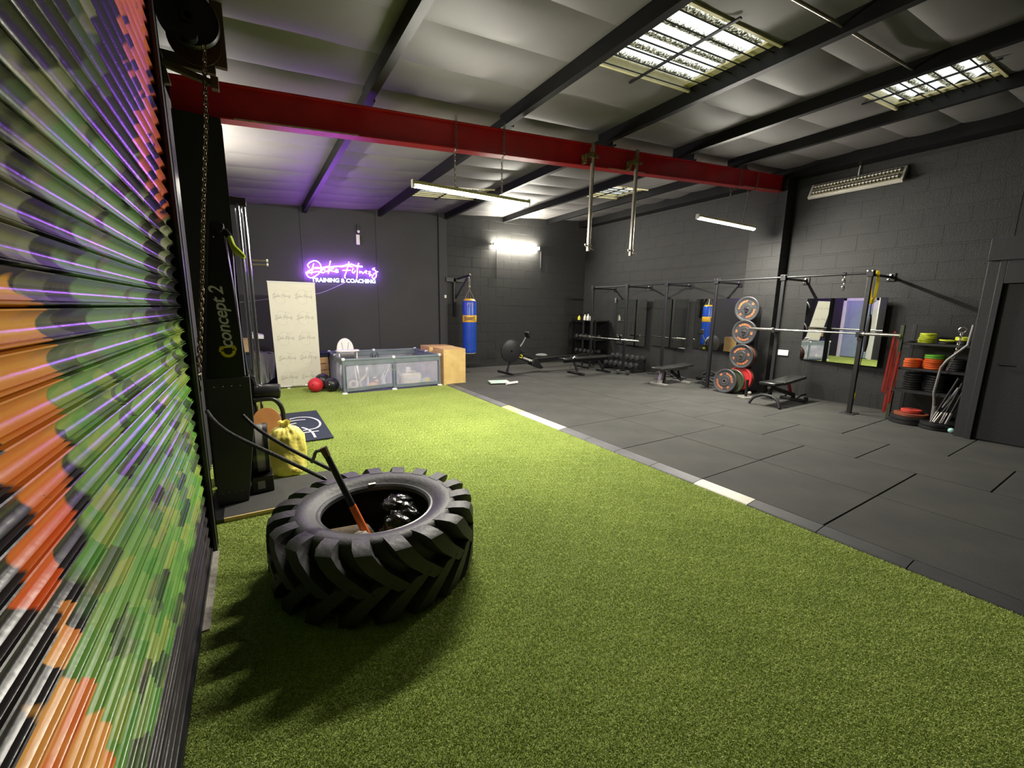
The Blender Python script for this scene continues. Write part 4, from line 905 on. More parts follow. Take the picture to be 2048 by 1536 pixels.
# ------------------------------------------------------------------ playpen
PP = thing('playpen', 'grey fabric playpen with see-through mesh sides', 'playpen', (2.2, 8.35, 0))
x0, x1, y0, y1, hh = 1.31, 3.095, 7.64, 9.12, 0.60
posts = [(x0, y0-0.02), (2.19, y0+0.01), (x1, y0+0.04), (x1, 8.4), (x1, y1), (2.19, y1), (x0, y1), (x0, 8.4)]
for i, (x, y) in enumerate(posts):
    MB().cyl((x, y, 0.03), (x, y, hh), 0.022, n=12).build('post', 'pen_grey', PP, world=True)
    MB().lathe([(0.0, 0.0), (0.05, 0.0), (0.05, 0.012), (0.03, 0.03), (0.0, 0.03)], 14, Matrix.Translation((x, y, 0.002))).build('suction_foot', 'white_plastic', PP, world=True)
    MB().box((x, y, hh+0.012), (0.055, 0.055, 0.05)).build('corner_joint', 'white_plastic', PP, 0.012, world=True)
    p, q = posts[i], posts[(i+1) % 8]; d_ = Vector((q[0]-p[0], q[1]-p[1], 0)); L_ = d_.length; d_.normalize(); n_ = Vector((-d_.y, d_.x, 0))
    P3 = lambda u, z, o=0.0: Vector((p[0], p[1], z)) + d_*(L_*u) + n_*o
    MB().tube([P3(0, hh), P3(0.5, hh-0.004), P3(1, hh)], 0.024, 10).build('top_rail', 'pen_grey', PP, world=True)
    sag = 0.03 if i == 0 else 0.0
    MB().surf(lambda u, v: P3(0.02+0.96*u, hh-0.01-0.085*v, 0.014+0.004*math.sin(9*u)), 8, 2).surf(lambda u, v: P3(0.02+0.96*u, hh-0.01-0.085*v, -0.014), 8, 2).build('top_band', 'pen_grey', PP, world=True)
    MB().surf(lambda u, v: P3(0.02+0.96*u, 0.035+sag*u*1.2+0.06*v, 0.006+0.01*math.sin(4*u*PI)), 8, 2).build('bottom_band', 'pen_grey', PP, world=True)
    MB().surf(lambda u, v: P3(0.05+0.90*u, 0.095+sag*u+(hh-0.19-sag*u)*v, 0.0+0.012*math.sin(PI*u)*math.sin(PI*v)), 8, 6).build('mesh_panel', 'mesh_white', PP, world=True)
    for e in (0.0, 1.0):
        MB().surf(lambda u, v: P3(0.02+(0.04 if e == 0 else 0.92)+0.04*(u-0.5), 0.06+(hh-0.12)*v, 0.003), 1, 4).build('side_band', 'pen_grey', PP, world=True)
MB().bb((x0, y0, 0.004), (x1, y1, 0.012)).build('floor_sheet', 'pen_dark', PP, world=True)
MB().tube(catmull([(2.15, 9.09, 0.56), (2.1, 9.05, 0.40), (2.28, 9.05, 0.40), (2.25, 9.09, 0.56)], 4), 0.01, 6).build('pocket_loop', 'pen_dark', PP, world=True)
# zip door panel at the left side
MB().prism([(0.26*math.cos(a), 0.05+0.46*math.sin(a)) for a in [PI*k/16 for k in range(17)]], 0.004, basis((1.285, 7.98, 0.03), (0, -1, 0), (0, 0, 1))).build('zip_door', 'mesh_white', PP, world=True)
# toys inside
def toy(name, lab, loc, cat='toy'): return thing(name, lab, cat, (loc[0], loc[1], 0.014), 0, 'toys inside the playpen')
t = toy('toy_ring', 'cream toy ring at the left inside the playpen', (1.50, 7.85)); MB().lathe([(0.04, 0.03), (0.06, 0.06), (0.085, 0.03), (0.06, 0.0)], 24, basis((0, 0, 0.10), (1, 0, 0), (0, 0.3, 1)), True).build('ring', 'toy_cream', t); MB().ball((0, 0, 0.03), 0.03, 12).build('stand', 'toy_white', t)
t = toy('toy_duck', 'orange toy animal near the left inside the playpen', (1.86, 7.90)); MB().ball((0, 0, 0.06), 0.06, 20, (1.5, 0.9, 0.95)).build('body', 'toy_orange', t, angle=80); MB().ball((0.07, -0.01, 0.13), 0.036, 16).build('head', 'toy_orange', t, angle=80); MB().ball((-0.08, 0, 0.08), 0.03, 12, (1.4, .6, .5)).build('tail', 'toy_cream', t, angle=80)
t = toy('toy_slide', 'pale toy slide behind the orange toy animal', (1.74, 8.15)); MB().bar((-0.15, 0, 0.03), (0.08, 0, 0.24), 0.12, 0.015).build('chute', 'toy_cream', t); MB().bar((0.08, -0.05, 0), (0.08, -0.05, 0.36), 0.02, 0.02).bar((0.08, 0.05, 0), (0.08, 0.05, 0.36), 0.02, 0.02).build('ladder_rail', 'toy_white', t)
t = toy('stacking_tower', 'white stacking cup tower in the middle of the playpen', (2.08, 8.0)); 
for j in range(4): MB().lathe([(0.0, 0), (0.045-0.007*j, 0), (0.05-0.007*j, 0.05), (0.0, 0.05)], 18, Matrix.Translation((0, 0, 0.056*j))).build('cup', 'toy_white', t)
t = toy('toy_bucket', 'lilac toy bucket in the middle of the playpen', (2.32, 8.25)); MB().lathe([(0.0, 0), (0.085, 0), (0.115, 0.19), (0.105, 0.19), (0.08, 0.015), (0.0, 0.015)], 22).build('pail', 'toy_lilac', t); MB().tube([(-0.11, 0, 0.185), (-0.08, 0, 0.26), (0.0, 0, 0.285), (0.08, 0, 0.26), (0.11, 0, 0.185)], 0.006, 6).build('handle', 'toy_white', t)
t = toy('baby_gym', 'white folding baby gym frame leaning in the playpen', (2.42, 8.55)); MB().tube([(-0.2, 0, 0), (0.0, 0, 0.46), (0.2, 0, 0)], 0.010, 8).build('arch', 'toy_white', t); MB().tube([(-0.2, 0.25, 0), (0.0, 0.02, 0.46), (0.2, 0.25, 0)], 0.010, 8).build('arch', 'toy_white', t); MB().ball((0.0, -0.01, 0.34), 0.035, 12).build('hanging_toy', 'toy_lilac', t); MB().cyl((0, 0, 0.37), (0, 0, 0.46), 0.003).build('cord', 'toy_white', t)
t = toy('toy_keyboard', 'cream toy box in the right half of the playpen', (2.62, 7.98)); MB().box((0, 0, 0.115), (0.38, 0.16, 0.22)).build('case', 'toy_cream', t, 0.03); MB().box((0.0, -0.082, 0.13), (0.28, 0.01, 0.06)).build('panel', 'toy_white', t, 0.004); MB().tube([(-0.1, 0, 0.22), (-0.08, 0, 0.26), (0.08, 0, 0.26), (0.1, 0, 0.22)], 0.01, 8).build('handle', 'toy_cream', t)
t = toy('play_cube', 'yellow and blue play cube near the right playpen corner', (2.90, 7.86)); MB().box((0, 0, 0.07), (0.10, 0.10, 0.13)).build('face_block', 'toy_yellow', t, 0.01); MB().box((-0.075, 0.01, 0.06), (0.05, 0.10, 0.11)).build('side_block', 'toy_mint', t, 0.01)
t = toy('soft_cushion', 'blue soft cushion slumped in the right playpen corner', (3.0, 8.12), 'cushion'); MB().ball((0, 0, 0.075), 0.1, 28, (1.0, 1.2, 0.7), lambda d: crumple(d, 0.06)).build('cover', 'toy_blue', t, angle=80); MB().tube([(-0.06, -0.11, 0.03), (0.0, -0.13, 0.02), (0.06, -0.11, 0.03)], 0.008, 6).build('piping', 'toy_white', t)
t = toy('toy_phone', 'white toy with lilac base hanging on the mesh', (2.70, 8.4)); MB().box((0, 0, 0.22), (0.10, 0.05, 0.14)).build('case', 'toy_white', t, 0.02); MB().box((0, 0, 0.07), (0.05, 0.04, 0.14)).build('stem', 'toy_lilac', t, 0.01)
# high chair
HCH = thing('high_chair', 'white baby high chair with grey padded seat in the playpen', 'high chair', (1.52, 8.40, 0.014))
for sx in (-1, 1):
    for sy in (-1, 1): MB().cyl((sx*0.19, sy*0.19, 0), (sx*0.13, sy*0.11, 0.50), 0.016, n=10).build('leg', 'white_plastic', HCH)
MB().box((0, 0, 0.50), (0.32, 0.28, 0.04)).build('seat', 'pen_dark', HCH, 0.015)
for sx in (-1, 1): MB().box((sx*0.155, 0, 0.58), (0.025, 0.26, 0.16)).build('side', 'white_plastic', HCH, 0.01)
bk = [(0.155*math.cos(a), 0.12+0.22*math.sin(a)) for a in [PI*k/18 for k in range(19)]]+[(-0.155, -0.10), (0.155, -0.10)]
MB().prism(bk, 0.03, basis((0, 0.15, 0.56), (1, 0, 0), (0, 0.1, 1))).build('back_shell', 'white_plastic', HCH, 0.01)
for sx in (-1, 1): MB().bar((sx*0.03, 0.138, 0.60), (sx*0.065, 0.150, 0.82), 0.025, 0.006).build('harness_strap', 'pen_grey', HCH)
MB().box((0, 0.13, 0.58), (0.20, 0.008, 0.10)).build('seat_pad', 'toy_lilac', HCH, 0.003)
tr = [(0.205*math.cos(a), -0.10-0.10*math.sin(a)) for a in [PI*k/16 for k in range(17)]]+[(-0.205, 0.02), (0.205, 0.02)]
MB().prism(tr, 0.032, Matrix.Translation((0, -0.02, 0.665))).build('tray', 'white_plastic', HCH, 0.012)

# plyo boxes, each of six boards
def plyo(lab, a, b_):
    t = thing('plyo_box', lab, 'box', ((a[0]+b_[0])/2, (a[1]+b_[1])/2, 0), 0, 'plyo boxes'); T_ = 0.018
    MB().bb((a[0], a[1], 0.002), (b_[0], a[1]+T_, b_[2]-T_)).build('front_board', 'ply_face', t, 0.002, world=True)
    MB().bb((a[0], b_[1]-T_, 0.002), (b_[0], b_[1], b_[2]-T_)).build('back_board', 'ply_face', t, 0.002, world=True)
    MB().bb((a[0], a[1]+T_, 0.002), (a[0]+T_, b_[1]-T_, b_[2]-T_)).build('side_board', 'plywood', t, 0.002, world=True)
    MB().bb((b_[0]-T_, a[1]+T_, 0.002), (b_[0], b_[1]-T_, b_[2]-T_)).build('side_board', 'plywood', t, 0.002, world=True)
    MB().bb((a[0], a[1], b_[2]-T_), (b_[0], b_[1], b_[2])).build('top_board', 'plywood', t, 0.002, world=True)
    s = MB()
    for x in (a[0]+0.03, b_[0]-0.03):
        for z_ in (0.06, b_[2]*0.5, b_[2]-0.06): s.cyl((x, a[1]-0.001, z_), (x, a[1]+0.002, z_), 0.006, n=8)
    s.build('screw_heads', 'dark_steel', t, world=True)
    return t
plyo('tall pale plywood box nearest the camera beside the playpen', (3.175, 7.645, 0), (3.645, 8.22, 0.715))
plyo('plywood box standing behind the nearer wooden box', (3.17, 8.40, 0), (3.74, 8.95, 0.70))

# ------------------------------------------------------------------ punch bag on its wall bracket
BR = thing('bag_bracket', 'black wall bracket holding the blue punch bag', 'bracket', (4.24, 9.53, 1.3))
MB().bb((4.21, 9.46, 1.32), (4.27, 9.54, 2.22)).build('wall_post', 'black_steel', BR, 0.004, world=True)
MB().bb((4.02, 9.46, 2.13), (4.52, 9.52, 2.23)).build('wall_rail', 'dark_steel', BR, 0.004, world=True)
MB().bar((4.30, 9.50, 2.20), (4.44, 9.05, 2.27), 0.04, 0.04).build('arm', 'black_steel', BR, 0.003, world=True)
MB().bar((4.24, 9.50, 1.70), (4.41, 9.14, 2.22), 0.03, 0.03).build('brace', 'black_steel', BR, 0.003, world=True)
PB = thing('punch_bag', 'blue punch bag with a yellow label band hanging on chains', 'punch bag', (4.44, 9.08, 0.455))
MB().lathe([(0.0, 0.455), (0.14, 0.457), (0.158, 0.47), (0.162, 0.52), (0.165, 1.1), (0.163, 1.66), (0.150, 1.69)], 36, Matrix.Translation((4.44, 9.08, 0))).build('cylinder', 'blue_vinyl', PB, world=True, angle=50)
MB().lathe([(0.154, 1.682), (0.13, 1.715), (0.08, 1.74), (0.0, 1.742)], 28, Matrix.Translation((4.44, 9.08, 0))).build('top_cap', 'bag_yellow', PB, world=True)
MB().lathe([(0.0, 0.448), (0.135, 0.448), (0.15, 0.456), (0.15, 0.472)], 28, Matrix.Translation((4.44, 9.08, 0))).build('bottom_trim', 'toy_cream', PB, world=True)
MB().lathe([(0.166, 1.195), (0.168, 1.2), (0.168, 1.35), (0.166, 1.355)], 36, Matrix.Translation((4.44, 9.08, 0))).build('label_band', 'bag_yellow', PB, world=True)
def wrap(u, z, r=0.1695, a0=-math.atan2(9.08, 4.44)): 
    a = math.atan2(-9.08, -4.44)+u/r; return Vector((4.44+r*math.cos(a), 9.08+r*math.sin(a), z))
g = MB()
for pts in ([(-0.125, 1.325), (-0.06, 1.302), (0.0, 1.296), (0.06, 1.302), (0.125, 1.325)], [(-0.125, 1.225), (-0.06, 1.248), (0.0, 1.254), (0.06, 1.248), (0.125, 1.225)], [(-0.125, 1.325), (-0.115, 1.275), (-0.125, 1.225)], [(0.125, 1.325), (0.115, 1.275), (0.125, 1.225)]):
    n0 = len(g.v); Q = [wrap(u, z_) for u, z_ in pts]; g.tube(Q, 0.006, 6)
g.build('emblem_outline', 'print_navy', PB, world=True)
V, F_ = text_geo('BOXING', 0.062, 0, 0, 0.002); g = MB(); g.add([wrap(p[0], 1.275+p[1]) for p in V], F_)
g.build('lettering', 'print_navy', PB, world=True)
V, F_ = text_geo('PTB', 0.10, 0, 0, 0.003); g = MB(); g.add([wrap(p[0]+0.02, 1.60+p[1], 0.1675) for p in V], F_)
g.build('painted_initials', 'toy_lilac', PB, world=True)
for a in range(4):
    e = Vector((4.44+0.125*math.cos(PI/4+a*PI/2), 9.08+0.125*math.sin(PI/4+a*PI/2), 1.70))
    MB().tube([e, (4.44, 9.08, 1.98)], 0.008, 6).build('hanging_strap', 'chain_steel', PB, world=True)
MB().lathe([(0.022, -0.006), (0.03, 0), (0.022, 0.006), (0.016, 0)], 16, basis((4.44, 9.08, 2.0), (1, 0, 0), (0, 0, 1)), True).build('ring', 'chain_steel', PB, world=True)
chain_links('c', [(4.44, 9.08, 2.01), (4.44, 9.08, 2.20)], 0.06, 0.008, 'chain_steel', PB)
MB().tube(catmull([(4.44, 9.08, 2.19), (4.43, 9.08, 2.27), (4.45, 9.08, 2.305), (4.475, 9.08, 2.28)], 5), 0.008, 6).build('hook', 'chain_steel', PB, world=True)
sk = thing('wall_socket', 'small white switch on the dark stanchion of the back wall', 'switch', (4.02, 9.49, 1.75)); MB().bb((3.985, 9.488, 1.75), (4.035, 9.5, 1.82)).build('plate', 'white_plastic', sk, 0.004, world=True); MB().bb((4.0, 9.482, 1.77), (4.02, 9.489, 1.80)).build('rocker', 'white_plastic', sk, 0.002, world=True)

# ------------------------------------------------------------------ rowing machine
RW = thing('rowing_machine', 'black rowing machine with flywheel by the back wall', 'rowing machine', (5.05, 8.32, 0.022))
MFW = basis((5.10, 8.27, 0.55), (1, 0, 0), (0, 0, 1))
MB().lathe([(0.02, -0.02), (0.16, -0.02), (0.235, 0.0), (0.245, 0.03), (0.245, 0.07)], 40, MFW).build('flywheel_cover', 'satin_black', RW, world=True)
MB().lathe([(0.165, -0.0215), (0.222, -0.008), (0.224, -0.003), (0.17, -0.017)], 40, MFW, True).build('vent_ring', 'silver_cover', RW, world=True)
MB().lathe([(0.0, -0.03), (0.05, -0.03), (0.06, -0.018), (0.0, -0.018)], 20, MFW).build('hub_cap', 'plate_grey', RW, world=True)
MB().lathe([(0.246, 0.05), (0.262, 0.055), (0.262, 0.10), (0.246, 0.11), (0.02, 0.11), (0.02, 0.10)], 40, basis((5.08, 8.30, 0.55), (1, 0, 0), (0, 0, 1))).build('fan_cage', 'dark_steel', RW, world=True)
MB().lathe([(0.245, 0.0), (0.25, 0.002), (0.25, 0.03), (0.245, 0.032)], 40, MFW).build('cage_rim', 'silver_cover', RW, world=True)
MB().bar((5.12, 8.30, 0.50), (5.86, 8.30, 0.24), 0.10, 0.13).build('main_body', 'satin_black', RW, 0.01, world=True)
MB().prism([(5.72, 0.33), (5.84, 0.30), (6.02, 0.10), (5.92, 0.09), (5.66, 0.20)], 0.20, basis((0, 8.40, 0), (1, 0, 0), (0, 0, 1), (0, -1, 0))).build('footrest', 'plastic_black', RW, 0.01, world=True)
MB().bar((5.80, 8.30, 0.285), (7.50, 8.30, 0.335), 0.06, 0.10).build('monorail', 'satin_black', RW, 0.004, world=True)
MB().bar((5.80, 8.30, 0.338), (7.50, 8.30, 0.388), 0.045, 0.008).build('rail_track', 'bright_steel', RW, world=True)
MB().ball((6.02, 8.32, 0.41), 0.12, 24, (1.3, 1.1, 0.32)).build('sliding_seat', 'grey_sheet', RW, world=True, angle=70)
MB().bb((4.955, 7.98, 0.024), (5.015, 8.64, 0.06)).build('front_foot', 'satin_black', RW, 0.006, world=True)
MB().tube([(4.99, 8.22, 0.06), (5.08, 8.26, 0.42)], 0.02, 8).build('front_leg', 'satin_black', RW, world=True)
MB().tube([(5.03, 8.34, 0.06), (5.20, 8.34, 0.42)], 0.02, 8).build('front_leg', 'satin_black', RW, world=True)
MB().bb((7.30, 8.05, 0.024), (7.36, 8.55, 0.06)).build('rear_foot', 'satin_black', RW, 0.006, world=True)
MB().tube([(7.33, 8.30, 0.06), (7.33, 8.30, 0.30)], 0.022, 8).build('rear_leg', 'satin_black', RW, world=True)
MB().tube([(5.30, 8.27, 0.58), (5.42, 8.26, 0.72), (5.50, 8.25, 0.86)], [0.022, 0.016, 0.014], 8).build('monitor_arm', 'bench_grey', RW, world=True)
MB().box((5.545, 8.24, 0.915), (0.05, 0.17, 0.15), Matrix.Rotation(-0.4, 3, 'Y')).build('monitor', 'plastic_black', RW, 0.012, world=True)
MB().cyl((5.36, 8.10, 0.52), (5.36, 8.45, 0.52), 0.014, n=10).build('pull_handle', 'plastic_black', RW, world=True)
MB().tube([(5.13, 8.235, 0.40), (5.16, 8.225, 0.37), (5.19, 8.235, 0.34)], 0.018, 8).build('damper_lever', 'white_plastic', RW, world=True)
I = frame(RW).inverted(); dv = Vector((0.74, 0, -0.26)).normalized(); dn = Vector((0.26, 0, 0.74)).normalized()
put_text('lettering', 'concept 2', 0.085, I @ basis((5.60, 8.249, 0.332), dv, dn), 'logo_grey', RW, 0.0005, shear=0.25, bold=0.0015)
put_text('logo_mark', 'CI', 0.105, I @ basis((5.37, 8.249, 0.412), dv, dn), 'logo_yellow', RW, 0.0005, bold=0.003)
# body scale on the floor
BS = thing('step_board', 'pale mint foot scale with a white bar on the rubber floor', 'scale', (4.2, 7.25, 0.022), -0.3)
MB().box((0, 0, 0.03), (0.40, 0.27, 0.028)).build('platform', 'scale_mint', BS, 0.008)
for sx in (-1, 1):
    for sy in (-1, 1): MB().cyl((sx*0.16, sy*0.10, 0.001), (sx*0.16, sy*0.10, 0.018), 0.018, n=12).build('foot', 'plastic_black', BS)
MB().box((0.0, -0.02, 0.0455), (0.16, 0.10, 0.003)).build('grip_pad', 'toy_mint', BS)
MB().cyl((0.10, -0.24, 0.028), (0.36, -0.10, 0.028), 0.026, n=14).build('carry_bar', 'white_plastic', BS)
FZ = 0.022      # rubber floor level
# ------------------------------------------------------------------ wall rig
RG = thing('pull_up_rig', 'long black pull-up rig of six posts along the right wall', 'rig', (7.6, 5.4, FZ))
PY = [8.30, 7.13, 6.02, 4.89, 3.70, 2.54]; RX = 7.60; RZ = 2.085
for i, y in enumerate(PY):
    p = MB().bb((RX-0.027, y-0.027, FZ+0.006), (RX+0.027, y+0.027, RZ+0.03)).build('post', 'black_steel' if i != 4 else 'dark_steel', RG, 0.004, world=True)
    MB().bb((RX-0.11, y-0.09, FZ+0.001), (RX+0.11, y+0.09, FZ+0.009)).build('base_plate', 'dark_steel', RG, 0.002, world=True)
    bt = MB()
    for sx in (-1, 1):
        for sy in (-1, 1): bt.cyl((RX+sx*0.085, y+sy*0.065, FZ+0.008), (RX+sx*0.085, y+sy*0.065, FZ+0.022), 0.010, n=8)
    bt.build('base_bolts', 'bright_steel', RG, world=True)
    MB().bb((RX-0.04, y-0.04, RZ-0.05), (RX-0.028, y+0.04, RZ+0.045)).bb((RX+0.028, y-0.04, RZ-0.05), (RX+0.04, y+0.04, RZ+0.045)).build('top_bracket', 'dark_steel', RG, 0.003, world=True)
    tb = MB()
    for s in (-1, 1):
        tb.cyl((RX-0.05, y+s*0.028, RZ+0.028), (RX+0.05, y+s*0.028, RZ+0.028), 0.008, n=8)
    tb.build('bracket_bolts', 'bright_steel', RG, world=True)
    MB().cyl((RX+0.05, y, RZ-0.02), (XR-0.01, y, RZ-0.02), 0.019, n=12).build('wall_arm', 'black_steel', RG, world=True)
    MB().bb((XR-0.02, y-0.05, RZ-0.08), (XR-0.004, y+0.05, RZ+0.04)).build('wall_plate', 'black_steel', RG, 0.003, world=True)
    MB().cyl((XR-0.06, y, RZ+0.012), (XR-0.015, y, RZ+0.012), 0.014, n=10).cyl((XR-0.04, y+0.03, RZ-0.05), (XR-0.015, y+0.03, RZ-0.05), 0.010, n=10).build('wall_bolts', 'bright_steel', RG, world=True)
for a, c in zip(PY, PY[1:]):
    MB().cyl((RX, a-0.03, RZ), (RX, c+0.03, RZ), 0.017, n=12).build('pull_up_bar', 'dark_steel', RG, world=True)
for y, z_ in ((8.30, 0.80), (7.13, 0.80), (3.70, 1.20), (2.54, 1.20)):
    MB().bb((RX-0.14, y-0.022, z_-0.025), (RX-0.028, y+0.022, z_)).bb((RX-0.148, y-0.022, z_-0.025), (RX-0.138, y+0.022, z_+0.05)).bb((RX-0.037, y-0.034, z_-0.08), (RX-0.028, y+0.034, z_+0.04)).build('j_hook', 'dark_steel', RG, 0.003, world=True)
# barbells
def barbell(lab, x, y0, y1, z_):
    t = thing('barbell', lab, 'barbell', (x, (y0+y1)/2, z_), 0, 'barbells on the rig'); sl_ = 0.40
    MB().cyl((x, y0+sl_, z_), (x, y1-sl_, z_), 0.0142, n=12).build('shaft', 'bright_steel', t, world=True)
    for a, c in ((y0, y0+sl_), (y1-sl_, y1)):
        MB().cyl((x, a, z_), (x, c, z_), 0.0245, n=14).build('sleeve', 'bright_steel', t, world=True)
    for c in (y0+sl_, y1-sl_): MB().cyl((x, c-0.012, z_), (x, c+0.012, z_), 0.036, n=14).build('collar', 'bright_steel', t, world=True)
    return t
barbell('steel barbell racked on the rig in front of the dumbbell shelves', RX-0.095, 6.60, 8.64, 0.826)
barbell('steel barbell racked at chest height between the two nearest posts', RX-0.095, 2.08, 4.13, 1.226)
# mirrors on the right wall
def wall_mirror(lab, ya, yb, za, zb_, ang, gap):
    t = thing('wall_mirror', lab, 'mirror', (XR-0.01, (ya+yb)/2, za), 0, 'wall mirrors'); w = yb-ya; s_ = math.tan(ang)*w
    xn, xf = XR-gap-s_, XR-gap
    d_ = Vector((xf-xn, w, 0)).normalized(); nn = Vector((-d_.y, d_.x, 0)); M_ = basis((xn, ya, za), d_, (0, 0, 1))
    MB().prism([(0, 0), (w/math.cos(ang), 0), (w/math.cos(ang), zb_-za), (0, zb_-za)], -0.004, M_).build('glass', 'mirror_glass', t, world=True)
    q = MB(); q.prism([(0.002, 0.002), (w/math.cos(ang)-0.002, 0.002), (w/math.cos(ang)-0.002, zb_-za-0.002), (0.002, zb_-za-0.002)], 0.010, M_); q.v = [tuple(Vector(p)-nn*0.0045) for p in q.v]; q.build('backing_board', 'black_board', t, world=True)
    return t
wall_mirror('largest wall mirror, reflecting the pale doorway, by the plate rack', 2.50, 3.64, 0.70, 1.76, math.radians(5.6), 0.016)
wall_mirror('wall mirror reflecting the blue punch bag', 4.78, 5.82, 0.71, 1.78, math.radians(4.6), 0.016)
wall_mirror('dark wall mirror, third along from the plate rack', 5.95, 6.97, 0.68, 1.78, math.radians(4.6), 0.016)
wall_mirror('dark wall mirror farthest along the right wall', 7.12, 8.12, 0.64, 1.79, math.radians(4.6), 0.016)
for lab, y, z_ in (('white double socket low on the pier corner', 3.93, 0.78),):
    t = thing('wall_socket', lab, 'socket', (XR-0.01, y, z_)); MB().bb((XR-0.022, y-0.09, z_-0.05), (XR-0.002, y+0.09, z_+0.05)).build('plate', 'white_plastic', t, 0.004, world=True); MB().bb((XR-0.026, y-0.05, z_), (XR-0.021, y-0.03, z_+0.02)).bb((XR-0.026, y+0.03, z_), (XR-0.021, y+0.05, z_+0.02)).build('rocker', 'white_plastic', t, world=True)

# ------------------------------------------------------------------ bumper plates
def plate_geo(rim):
    R_ = 0.225; th = 0.05
    pr_ = [(0.027, 0.008), (0.05, 0.008), (0.052, 0.004), (0.095, 0.004), (0.10, 0.010), (0.175, 0.010), (0.182, 0.004), (0.215, 0.002), (0.225, 0.010), (0.225, th-0.010), (0.215, th-0.002), (0.182, th-0.004), (0.175, th-0.010), (0.10, th-0.010), (0.095, th-0.004), (0.052, th-0.004), (0.05, th-0.008), (0.027, th-0.008)]
    return MB().lathe(pr_, 44, None, True)
def plate(lab, M_, rim='plate_rubber', text=('ANIMAL', '15'), spin=0.0, tcol='plate_orange'):
    o_ = M_.translation; t = thing('bumper_plate', lab, 'weight plate', o_, 0, 'bumper plates')
    I_ = frame(t).inverted(); ML_ = I_ @ M_
    b = plate_geo(rim); b.v = [tuple(ML_ @ Vector(p)) for p in b.v]; b.build('disc', rim, t, angle=40)
    h = MB().lathe([(0.0255, -0.001), (0.040, -0.001), (0.040, 0.051), (0.0255, 0.051)], 24, None, True); h.v = [tuple(ML_ @ Vector(p)) for p in h.v]; h.build('hub', 'bright_steel', t)
    if text:
        # lettering lies on the outer face, which looks along -z of M_
        FM = ML_ @ Matrix(((1, 0, 0, 0), (0, -1, 0, 0), (0, 0, -1, 0.0088), (0, 0, 0, 1)))
        for k in (0, 1):
            w_ = lambda x, y, z_, k=k: ((0.138+y)*math.sin(x/0.138+k*PI+spin), (0.138+y)*math.cos(x/0.138+k*PI+spin), z_)
            put_text('lettering', text[0], 0.046, FM, tcol, t, 0.0004, bold=0.0016, space=1.0, warp=w_)
            w2 = lambda x, y, z_, k=k: ((0.138+y)*math.sin(x/0.138+k*PI+spin+PI/2), (0.138+y)*math.cos(x/0.138+k*PI+spin+PI/2), z_)
            put_text('weight_mark', text[1], 0.048, FM, tcol, t, 0.0004, bold=0.002, warp=w2)
    return t
PT = thing('plate_tree', 'black upright plate tree against the pier', 'plate rack', (7.92, 4.30, FZ))
MB().bb((7.86, 4.25, FZ+0.03), (7.94, 4.33, 1.72)).build('upright', 'black_steel', PT, 0.004, world=True)
MB().bb((7.70, 4.16, FZ+0.001), (8.05, 4.22, FZ+0.035)).bb((7.70, 4.36, FZ+0.001), (8.05, 4.42, FZ+0.035)).bb((7.86, 4.20, FZ+0.001), (7.94, 4.38, FZ+0.04)).build('base', 'black_steel', PT, 0.004, world=True)
for z_ in (1.565, 1.15, 0.71, 0.30): MB().cyl((7.59, 4.29, z_), (7.87, 4.29, z_), 0.024, n=14).build('peg', 'black_steel', PT, world=True)
def PM(x, y, z_, tilt=0.0, yw=0.0):
    # plate axis points from the room (-x) towards the wall: local z = +x
    ez = Vector((math.cos(tilt)*math.cos(yw), math.cos(tilt)*math.sin(yw), math.sin(tilt))); ey = Vector((0, 0, 1)); ey = (ey-ez*ey.dot(ez)).normalized(); ex = ey.cross(ez)
    return basis((x, y, z_), ex, ey, ez)
TX = 'RANKOUT'
plate('bumper plate on the topmost peg of the plate tree', PM(7.63, 4.29, 1.565), text=(TX, '15'), spin=-0.75)
plate('bumper plate on the second peg from the top', PM(7.62, 4.29, 1.15), text=(TX, '20'), spin=0.1)
plate('front bumper plate on the third peg', PM(7.61, 4.29, 0.71), text=(TX, '10'), spin=-0.35)
plate('rust-edged bumper plate, middle of the third peg', PM(7.665, 4.29, 0.71), 'plate_rust', None)
plate('hindmost dark bumper plate on the third peg', PM(7.72, 4.29, 0.71), 'rack_green', None)
plate('red bumper plate on the lowest peg', PM(7.64, 4.29, 0.30), 'plate_red', None)
plate('rust-coloured bumper plate behind the red one', PM(7.695, 4.29, 0.30), 'plate_rust', None)
plate('green-edged bumper plate leaning between the floor plate and the red one', PM(7.53, 4.36, FZ+0.222, -0.12), 'rack_green', None)
plate('bumper plate standing on the floor in front of the plate tree', PM(7.42, 4.44, FZ+0.224, -0.14), text=(TX, '25'), spin=0.9)
pd = thing('loading_pin', 'floor loading pin with a pale round base', 'loading pin', (7.36, 3.98, FZ))
MB().lathe([(0.0, 0.001), (0.13, 0.001), (0.135, 0.008), (0.13, 0.02), (0.03, 0.024), (0.0, 0.024)], 30).build('base_disc', 'bench_grey', pd); MB().cyl((0, 0, 0.02), (0, 0, 0.32), 0.024, n=14).build('pin', 'black_steel', pd)
gb = thing('lacrosse_ball', 'small pale ball on the floor behind the loading pin', 'ball', (7.66, 4.08, FZ)); MB().ball((0, 0, 0.033), 0.033, 16).build('shell', 'canvas_grey', gb, angle=80)

